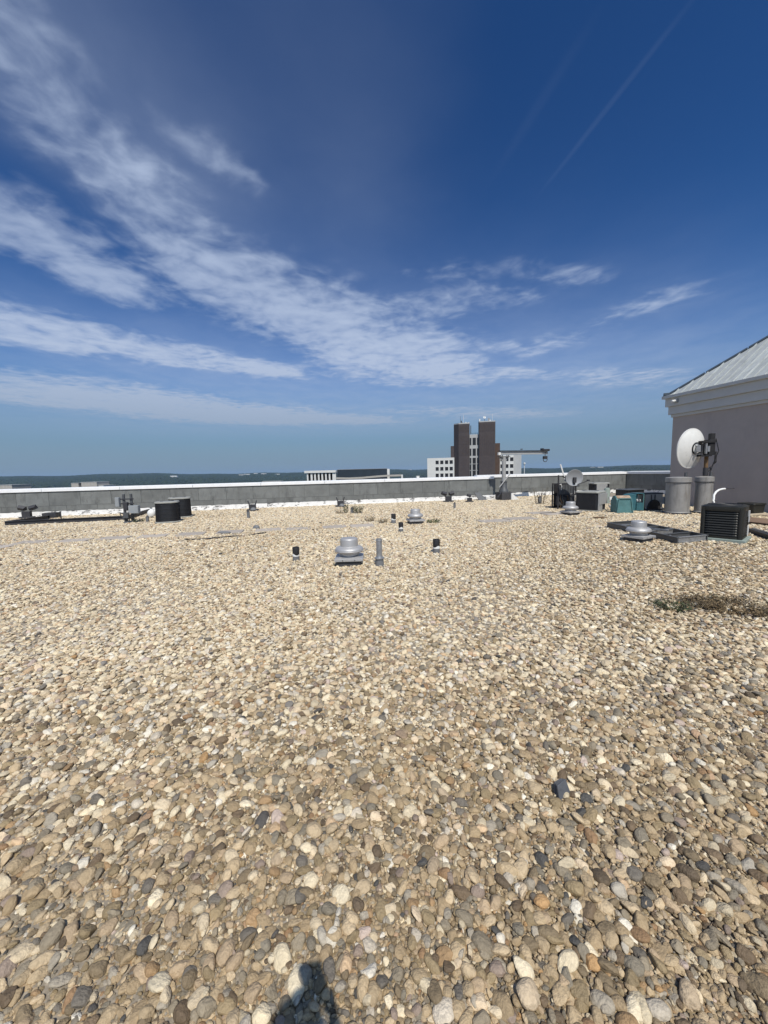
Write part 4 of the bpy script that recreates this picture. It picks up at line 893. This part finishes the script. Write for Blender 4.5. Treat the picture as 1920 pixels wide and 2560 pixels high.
# ------------------------------------------------------------------ weeds
def weed(name, x, y, lb, n, rad, h, leaf=.03, m='leaf', dry=0, cat='weed', seed=1, spread=1.0, blade=False, bare=False):
    p = G(x, y); t = thing(name, lb, cat, (p.x, p.y + rad * .3, 0)); r = random.Random(seed); sm = MB(); lm = MB()
    for i in range(n):
        a = r.uniform(0, 6.283); d = rad * math.sqrt(r.random()) * .7; b = Vector((d * math.cos(a), d * math.sin(a), -.01)); hh = h * r.uniform(.5, 1.0)
        lean = Vector((math.cos(a), math.sin(a), 0)) * rad * r.uniform(.2, .7) * spread; mid = b + lean * .4 + Vector((0, 0, hh * .6)); tip = b + lean + Vector((0, 0, hh))
        w = max(.002, h * .009); sm.tube([b, mid, tip], [w, w * .7, w * .3], 4)
        if bare:
            for k in range(3):
                f = r.uniform(.35, .9); q = b.lerp(tip, f); sm.tube([q, q + Vector((r.uniform(-.1, .1), r.uniform(-.1, .1), r.uniform(.05, .14))) * h * 1.6], w * .5, 4)
        k = int(3 + hh / leaf * (.6 if not bare else .3))
        for j in range(k):
            f = r.uniform(.15, 1); q = b.lerp(mid, f * 2) if f < .5 else mid.lerp(tip, f * 2 - 1)
            d1 = Vector((r.uniform(-1, 1), r.uniform(-1, 1), r.uniform(-.1, .9))).normalized() * leaf * r.uniform(.6, 1.5); sd2 = d1.cross(Vector((r.uniform(-1, 1), r.uniform(-1, 1), 1))).normalized() * leaf * (.12 if blade else .30)
            lm.add([q, q + d1 * .5 + sd2, q + d1 + Vector((0, 0, -leaf * .15)), q + d1 * .5 - sd2], [(0, 1, 2, 3)])
    sm.build('stem', M['stem'], t, fix=False); lm.build('foliage', M[m], t, fix=False)
    return t
weed('weed', 1690, 1527, 'low dark green weed clump in the gravel, right foreground', 130, .18, .10, .022, seed=2)
weed('dry_weed', 1765, 1520, 'brown dried weed patch just right of the dark green clump', 190, .22, .09, .026, 'darkdry', seed=3)
weed('dry_weed', 1850, 1532, 'wide brown-green weed mat at the right edge of the gravel', 330, .32, .11, .026, 'darkdry', seed=4)
weed('weed', 1808, 1508, 'small dark weed sprig between the two brown patches', 30, .14, .07, .022, seed=14)
weed('weed', 895, 1284, 'leafy green weed growing round the grey pipe stub', 45, .24, .34, .05, seed=5)
weed('weed', 866, 1283, 'short weed on the left of the weedy pipe stub', 18, .12, .40, .05, seed=6)
weed('dry_weed', 848, 1285, 'tan tuft of dry grass left of the weedy pipe stub', 30, .16, .2, .06, 'dryleaf', seed=7, blade=True)
weed('dry_weed', 924, 1305, 'tan dry tuft at the right end of the pavers', 40, .18, .2, .06, 'dryleaf', seed=8, blade=True)
weed('dry_weed', 957, 1308, 'sparse dry tuft left of the black-topped pipes', 40, .18, .16, .06, 'dryleaf', seed=9, blade=True)
weed('weed', 1085, 1308, 'flat green weed right of the small rear fan', 40, .22, .12, .05, seed=10)
weed('bare_weed', 1352, 1261, 'tall bare twiggy weed right of the crane', 16, .30, .80, .05, 'dryleaf', seed=11, bare=True, spread=1.4)
weed('weed', 345, 1306, 'small green weed between the wiring stand and the rounded condensers', 30, .2, .16, .05, seed=12)

# ------------------------------------------------------------------ buildings beyond the roof
def local_frame(px, D):
    E = P(px, 0, D); q = ray(px, 1180); x = q.x / q.y * D; return Vector((x, D, 0))
def z_at(px, py, D): return P(px, py, D).z
def x_at(px, py, D): return P(px, py, D).x
def twin_tower():
    D = 300.0; cx = lambda c: 1040 + c / 4.3658; cy = lambda c: 1020 + c / 4.3667
    o = local_frame(cx(640), D); t = thing('twin_tower_building', 'brown twin-shaft office tower with white wings beyond the parapet', 'building', (o.x, o.y, GROUND_Z), R(-11))
    X = lambda c: (x_at(cx(c), cy(640), D) - o.x) * 1.012
    Z = lambda c: z_at(cx(640), cy(c), D) - GROUND_Z
    def slab(name, m, c0, c1, ytop, y0, y1, zb=0, par=t, bev=0):
        x0, x1 = X(c0), X(c1); zt = Z(ytop) if ytop is not None else 0
        return MB().box(((x0 + x1) / 2, (y0 + y1) / 2, (zb + zt) / 2), (x1 - x0, y1 - y0, zt - zb)).build(name, M[m], par)
    def shaft(c0, c1, ytop, cham):
        x0, x1 = X(c0), X(c1); zt = Z(ytop); poly = [(x0, 1 + cham[0] * .9), (x0 + cham[0], 0), (x1 - cham[1], 0), (x1, 1 + cham[1] * .9), (x1 - .4, 14), (x0 + .6, 14)]
        s = MB().loft([[(x, y, 0) for x, y in poly], [(x, y, zt) for x, y in poly]]).build('shaft', M['brick'], t)
        MB().loft([[(x * 1.0, y, zt) for x, y in poly], [(x, y, zt + .8) for x, y in poly]]).build('roof_rim', M['stone2'], s)
        w = x1 - cham[1] - x0 - cham[0]; n = 7
        for k in range(n):
            xx = x0 + cham[0] + w * (k + .5) / n
            for za, zb in ((Z(255), zt - 1.2), (Z(395), Z(300)), (Z(515), Z(410))): MB().box((xx, -.12, (za + zb) / 2), (w / n * .30, .24, zb - za)).build('pilaster', M['brick'], s)
        return s
    shaft(420, 588, 168, (3.7, .3)); shaft(680, 855, 158, (.5, .3))
    slab('shoulder', 'brick', 385, 421, 403, 4, 16); slab('shoulder', 'brick2', 854, 906, 390, 3, 16)
    lk = slab('link', 'stone2', 588, 680, 285, 2.5, 13)
    for (a, b, yt, yb) in [(590, 606, 322, 402), (620, 654, 322, 402), (666, 680, 322, 402), (590, 606, 440, 520), (620, 654, 440, 520), (666, 680, 440, 520), (590, 606, 542, 745), (620, 654, 542, 745), (666, 680, 542, 745)]:
        MB().box(((X(a) + X(b)) / 2, 2.46, (Z(yt) + Z(yb)) / 2), (X(b) - X(a), .12, Z(yt) - Z(yb))).build('window', M['glass'], lk)
    for yb in (610, 680): MB().box(((X(590) + X(680)) / 2, 2.38, Z(yb)), (X(680) - X(590), .1, .35)).build('transom', M['stone2'], lk)
    for (a, za) in ((600, 268), (625, 268), (650, 266), (672, 266)): MB().box((X(a), 7, Z(za) - .8), (.18, .18, 2.4)).build('rail_post', M['dgrey'], lk)
    MB().box(((X(600) + X(680)) / 2, 7, Z(266)), (X(680) - X(600), .18, .18)).build('rail', M['dgrey'], lk)
    for c0, c1, yt, cols, rows, m in ((129, 424, 533, (238, 289, 341, 391), (582, 655, 727, 800, 872), 'stone'), (856, 1050, 522, (884, 932, 981, 1031), (568, 642, 714, 788, 860), 'stone')):
        w = slab('wing', m, c0, c1, yt, 2 if c0 < 500 else 5, 30); yf = (2 if c0 < 500 else 5)
        for rr in rows:
            for cc in cols:
                hw = (X(17) - X(0)); wz = Z(rr)
                g = MB().box((X(cc), yf - .02, wz), (hw * 2, .10, Z(0) - Z(41))).build('window', M['glass'], w)
                MB().box((X(cc), yf - .06, wz + (Z(0) - Z(41)) / 2 + .12), (hw * 2.1, .20, .22)).build('lintel', M[m], g)
    slab('wing', 'stone2', 1050.3, 1139, 521, 9, 30)
    return t, X, Z, o
t, X, Z, o = twin_tower()
def tt(c, y):
    v = Matrix.Rotation(R(-11), 3, 'Z') @ Vector((X(c), 6, 0)); return Vector((o.x + v.x, o.y + v.y, Z(y) + GROUND_Z))
def roof_dish(c, y, ybase, r, rz, lb, m='dishw', face=70):
    q = tt(c, y); b_ = tt(c, ybase).z; t = thing('rooftop_dish', lb, 'dish', (q.x, q.y, b_), rz)
    MB().cyl((0, .3, 0), .16, q.z - b_, 8).build('mast', M['dgrey'], t); T = Matrix.Translation((0, 0, q.z - b_)) @ Matrix.Rotation(R(face), 4, 'X')
    MB().lathe([(.02, -.5 * r), (r * .5, -.36 * r), (r * .85, -.13 * r), (r, 0), (r * .9, .02), (r * .5, -.3 * r), (.02, -.42 * r)], 20, M=T, cap0=False, cap1=False).build('reflector', M[m], t)
roof_dish(505, 135, 165, 1.3, R(60), 'dark small dish on the left shaft of the twin tower', 'dgrey')
roof_dish(797, 128, 155, 1.7, R(35), 'dark-sided round dish on the right shaft of the twin tower', 'dishg')
roof_dish(748, 95, 155, 1.0, 0, 'white ball-like dish raised on a mast on the right shaft', 'dishw')
roof_dish(578, 150, 165, .7, R(-30), 'little white dish at the right rim of the left shaft', 'dishw')
roof_dish(462, 156, 165, .6, R(20), 'little white dish at the left rim of the left shaft', 'dishw')
for (c, y0, y1, lb, w) in [(492, 165, 70, 'thin whip antenna on the left shaft, leftmost', .10), (524, 165, 55, 'tallest whip antenna in the middle of the left shaft', .12), (549, 165, 138, 'short pale antenna drum on the left shaft', .5),
                           (695, 157, 112, 'thick white panel antenna at the left rim of the right shaft', .55), (828, 157, 62, 'tall whip antenna at the right rim of the right shaft', .12), (602, 270, 180, 'lattice aerial rising from the link between shafts', .3)]:
    q = tt(c, y0); hgt = tt(c, y1).z - q.z; t = thing('rooftop_antenna', lb, 'antenna', q)
    MB().cyl((0, 0, 0), w, hgt, 8).build('rod', M['dishw'] if w > .11 and w != .3 else M['dgrey'], t); MB().cyl((0, 0, 0), w * 1.8, .5, 8).build('foot', M['dgrey'], t)
def civic():
    D = 180.0; s = 5.184; cx = lambda c: 740 + c / s; cy = lambda c: 1140 + c / s
    o = local_frame(cx(600), D); t = thing('colonnade_building', 'civic building with a white colonnade and long dark roof wall', 'building', (o.x, o.y, GROUND_Z), 0)
    X = lambda c: x_at(cx(c), cy(220), D) - o.x; Z = lambda c, px=600: z_at(cx(px), cy(c), D) - GROUND_Z
    bz = Z(330, 300)
    b = MB().box(((X(110) + X(1390)) / 2, 16, (bz - 1) / 2), (X(1390) - X(110), 30, bz - 1)).build('main_block', M['stone2'], t)
    MB().box(((X(120) + X(1380)) / 2, 16, bz - .9), (X(1380) - X(120), 29, .2)).build('flat_roof', M['roofg'], t)
    zr0, zr1 = Z(218, 310), Z(188, 310)
    MB().box(((X(108) + X(515)) / 2, 5, (zr0 + zr1) / 2), (X(515) - X(108), 10, zr1 - zr0)).build('roof_slab', M['stone'], t)
    for a, c in ((136, 154), (184, 209), (231, 253), (279, 300), (325, 346), (373, 394), (421, 441), (468, 514)):
        MB().box(((X(a) + X(c)) / 2, 1.2, (bz - 1 + zr0) / 2), (X(c) - X(a), 1.4, zr0 - bz + 1)).build('column', M['stone'], t)
    MB().box(((X(140) + X(500)) / 2, 6, (bz - 1 + zr0) / 2), (X(500) - X(140), 5, zr0 - bz + .98)).build('screen_wall', M['glass'], t)
    z0, z1 = Z(278, 850), Z(171, 850)
    MB().box(((X(516) + X(1184)) / 2, 9, (bz - 1 + z1) / 2), (X(1184) - X(516), 6, z1 - bz + 1)).build('dark_wall', M['navy'], t)
    MB().box(((X(516) + X(1184)) / 2, 9, z1 + .08), (X(1184) - X(516), 6.2, .16)).build('wall_coping', M['roofg'], t)
    MB().box(((X(1184) + X(1216)) / 2, 8.9, (bz - 1 + Z(165, 1200)) / 2), (X(1216) - X(1184), 6, Z(165, 1200) - bz + 1)).build('pier', M['stone'], t)
    pts = [(515, 290), (680, 292), (850, 284), (1020, 268), (1180, 256), (1365, 251)]
    for (a, ya), (c, yc) in zip(pts, pts[1:]):
        xa, xc = X(a), X(c); za, zc = Z(ya, a), Z(yc, c); hh = .42
        MB().loft([[(xa, 1, za - hh), (xa, 4, za - hh), (xa, 4, za + hh), (xa, 1, za + hh)], [(xc, 1, zc - hh), (xc, 4, zc - hh), (xc, 4, zc + hh), (xc, 1, zc + hh)]]).build('roof_edge', M['beige'], t)
    MB().box(((X(1365) + X(1386)) / 2, 2.5, (bz - 1 + Z(242, 1375)) / 2), (X(1386) - X(1365), 3, Z(242, 1375) - bz + 1)).build('end_post', M['stone'], t)
    MB().cyl((X(752), 7, Z(268, 752)), .12, 1.4, 8).build('roof_vent', M['stone'], t)
civic()
def block(x0, x1, ytop, D, lb, m='beige', floors=7, extra=True):
    xa, xb = x_at(x0, 1210, D), x_at(x1, 1210, D); zt = z_at((x0 + x1) / 2, ytop, D); w = xb - xa; t = thing('office_block', lb, 'building', ((xa + xb) / 2, D, GROUND_Z), 0)
    H_ = zt - GROUND_Z; wl = MB().box((0, 6, H_ / 2), (w, 12, H_)).build('wall', M[m], t); MB().box((0, 6, H_ + .15), (w + .3, 12.3, .3)).build('roof_rim', M['stone2'], t)
    n = max(2, int(w / 2.2))
    for f in range(2, floors):
        for k in range(n): MB().box((-w / 2 + w * (k + .5) / n, -.02, H_ - 2.2 - f * 3.4), (w / n * .55, .1, 1.7)).build('window', M['glass'], wl)
    if extra:
        for k in range(5): MB().box((-w / 2 + w * (k + .5) / 5, -.03, H_ - .9), (w / 5 * .12, .08, 1.7)).build('rib', M['stone2'], wl)
    return t
block(-14, 29, 1213.5, 220, 'beige rooftop block peeping over the parapet at the left edge')
block(178, 196, 1208.5, 260, 'narrow beige block, smaller of the pair over the left parapet')
block(203, 242, 1206, 260.5, 'wider beige block, larger of the pair over the left parapet')
block(244, 258, 1214, 262, 'small white roof box right of the beige pair', 'stone', extra=False)
block(655, 702, 1203.5, 420, 'low jumbled pale rooftop left of the colonnade', 'beige', extra=False)
q = P(1311, 1160, 1500); t = thing('water_tower', 'white water tower far off, right of the crane arm', 'water tower', (q.x, q.y, GROUND_Z)); hz = P(1311, 1159, 1500).z - GROUND_Z
MB().lathe([(1.6, 0), (1.3, hz - 6)], 14).build('stem', M['stone'], t); MB().lathe([(1.3, hz - 7), (3.6, hz - 3), (4.6, hz), (3.8, hz + 3), (.3, hz + 4.2)], 20).build('tank', M['stone'], t)
q = P(1047, 1195, 24); t = thing('roof_light', 'small white box on the parapet coping left of the white wing', 'box', (*(W0 + U * ((P(1047, 1195, 20.2) - W0).dot(U)) - Nn * .15).xy, 1.245), RA)
MB().box((0, 0, .05), (.14, .10, .08)).build('body', M['white'], t, bevel=.01); MB().box((0, 0, .105), (.17, .12, .02)).build('cap', M['white'], t)
FAR = [(604, 1191, 5200), (618, 1191, 5250), (640, 1188.5, 5600), (660, 1191, 5200), (694, 1191.5, 5100), (491, 1181.5, 6700), (523, 1181.5, 6700), (1025, 1172, 6600), (932, 1171, 6600), (1481, 1175.5, 5000), (1500, 1177, 4900), (436, 1199, 4300)]
for i, (x, y, D) in enumerate(FAR):
    q = P(x, y, D); gz = float(hill(np.array(q.x), np.array(q.y))); 
    t = thing('distant_building', 'tiny pale building far off among the wooded hills', 'building', (q.x, q.y, gz + 2), 0, 'tiny pale buildings in the far woods')
    hh = 15 + rnd.uniform(0, 5); ww = rnd.uniform(40, 80); MB().box((0, 0, hh / 2), (ww, 25, hh)).build('wall', M['stone'], t); MB().box((0, 0, hh + .8), (ww + 2, 27, 1.6)).build('roof', M['stone2'], t)

# ------------------------------------------------------------------ the photographer, whose phone and hands throw the shadow at the bottom
def skin_mesh(name, verts, edges, radii, m, parent, sub=2, root=0):
    me = bpy.data.meshes.new(name); me.from_pydata(verts, edges, []); o = bpy.data.objects.new(name, me); COL.objects.link(o); o.parent = parent; me.materials.append(m)
    sk = o.modifiers.new('skin', 'SKIN'); sk.use_smooth_shade = True
    for i, r_ in enumerate(radii): me.skin_vertices[0].data[i].radius = (r_, r_) if not isinstance(r_, tuple) else r_
    me.skin_vertices[0].data[root].use_root = True
    ss = o.modifiers.new('sub', 'SUBSURF'); ss.levels = sub; ss.render_levels = sub
    return o
def photographer():
    t = thing('person', 'person in a dark shirt holding a phone up, casting the shadow on the gravel', 'person', (-.026, -.335, 0))
    t.scale = (1.045,) * 3
    v = []; e = []; r = []
    def ch(pts, rad, start=None):
        prev = start
        for p_, q_ in zip(pts, rad):
            v.append(p_); r.append(q_); i = len(v) - 1
            if prev is not None: e.append((prev, i))
            prev = i
        return prev
    pel = ch([(0, 0, .95)], [.13]); chest = ch([(0, 0, 1.12), (0, .01, 1.28), (0, 0, 1.42)], [.125, .145, .12], pel)
    nk = ch([(0, .01, 1.49), (0, .03, 1.55)], [.055, .052], chest); ch([(0, .05, 1.62), (0, .05, 1.69)], [.078, .072], nk)
    for s in (-1, 1):
        ch([(s * .09, 0, .88), (s * .10, .01, .50), (s * .11, -.02, .10), (s * .12, .02, .05), (s * .13, .14, .04)], [.095, .062, .042, .045, .035], pel)
        wr = ch([(s * .17, 0, 1.41), (s * .23, .04, 1.17), (s * .085, .20, 1.39)], [.058, .042, .030], chest)
        palm = ch([(s * .060, .235, 1.445)], [.026], wr)
        for k in range(4):
            z = 1.425 + k * .022; ch([(s * .060, .250, z), (s * .052, .272, z + .006), (s * .024, .276, z + .010)], [.0095, .0088, .0078], palm)
        ch([(s * .058, .240, 1.485), (s * .034, .246, 1.51)], [.011, .009], palm)
    b = skin_mesh('body', v, e, r, M['skin'], t)
    for s in (-1, 1): MB().lathe([(.004, 0), (.011, .003), (.004, .006)], 10, M=Matrix.Translation((s * .032, .125, 1.655)) @ Matrix.Rotation(R(-90), 4, 'X')).build('eye', M['white'], t)
    MB().loft([[(-.012, .125, 1.645), (.012, .125, 1.645), (.004, .120, 1.665), (-.004, .120, 1.665)], [(-.010, .152, 1.622), (.010, .152, 1.622), (.003, .130, 1.66), (-.003, .130, 1.66)]]).build('nose', M['skin'], t)
    MB().box((0, .126, 1.597), (.045, .008, .010)).build('mouth', M['skin'], t, bevel=.003)
    for s in (-1, 1): MB().lathe([(.004, 0), (.026, .006), (.024, .014), (.01, .016)], 12, M=Matrix.Translation((s * .078, .04, 1.64)) @ Matrix.Rotation(R(90) * s, 4, 'Y'), sx=1.2, sy=.7).build('ear', M['skin'], t)
    v2 = []
    mb = MB(); mb.lathe([(.080, -.09), (.086, -.03), (.086, .02), (.074, .065), (.048, .092), (.01, .102)], 20, (0, .025, 1.68)); mb.build('hair', M['hair'], t)
    vs = [(0, 0, .93), (0, 0, 1.12), (0, .01, 1.28), (0, 0, 1.42), (-.18, 0, 1.41), (-.215, .06, 1.27), (.18, 0, 1.41), (.215, .06, 1.27)]
    skin_mesh('shirt', vs, [(0, 1), (1, 2), (2, 3), (3, 4), (4, 5), (3, 6), (6, 7)], [.148, .142, .162, .135, .072, .062, .072, .062], M['cloth'], t)
    vs = [(0, 0, .96)]; es = []; rr = [.150]
    for s in (-1, 1):
        k = len(vs); vs += [(s * .09, 0, .86), (s * .10, .01, .50), (s * .11, -.01, .10)]; rr += [.112, .080, .066]; es += [(0, k), (k, k + 1), (k + 1, k + 2)]
    skin_mesh('trousers', vs, es, rr, M['jeans'], t)
    for s in (-1, 1): skin_mesh('shoe', [(s * .115, -.05, .05), (s * .12, .04, .05), (s * .13, .17, .04)], [(0, 1), (1, 2)], [.055, .055, .045], M['black'], t)
    ph = thing('phone', 'dark phone held up by the person', 'phone', (-.030, -.014, 1.540), 0); ph.rotation_euler.y = R(-13)
    MB().loft([[(x, -.004, z) for x, z, _ in rring(.075, .15, .012, 0)], [(x, .004, z) for x, z, _ in rring(.075, .15, .012, 0)]]).build('case', M['phone'], ph); 
    MB().box((0, -.0046, 0), (.069, .001, .143)).build('screen', M['glass'], ph)
photographer()
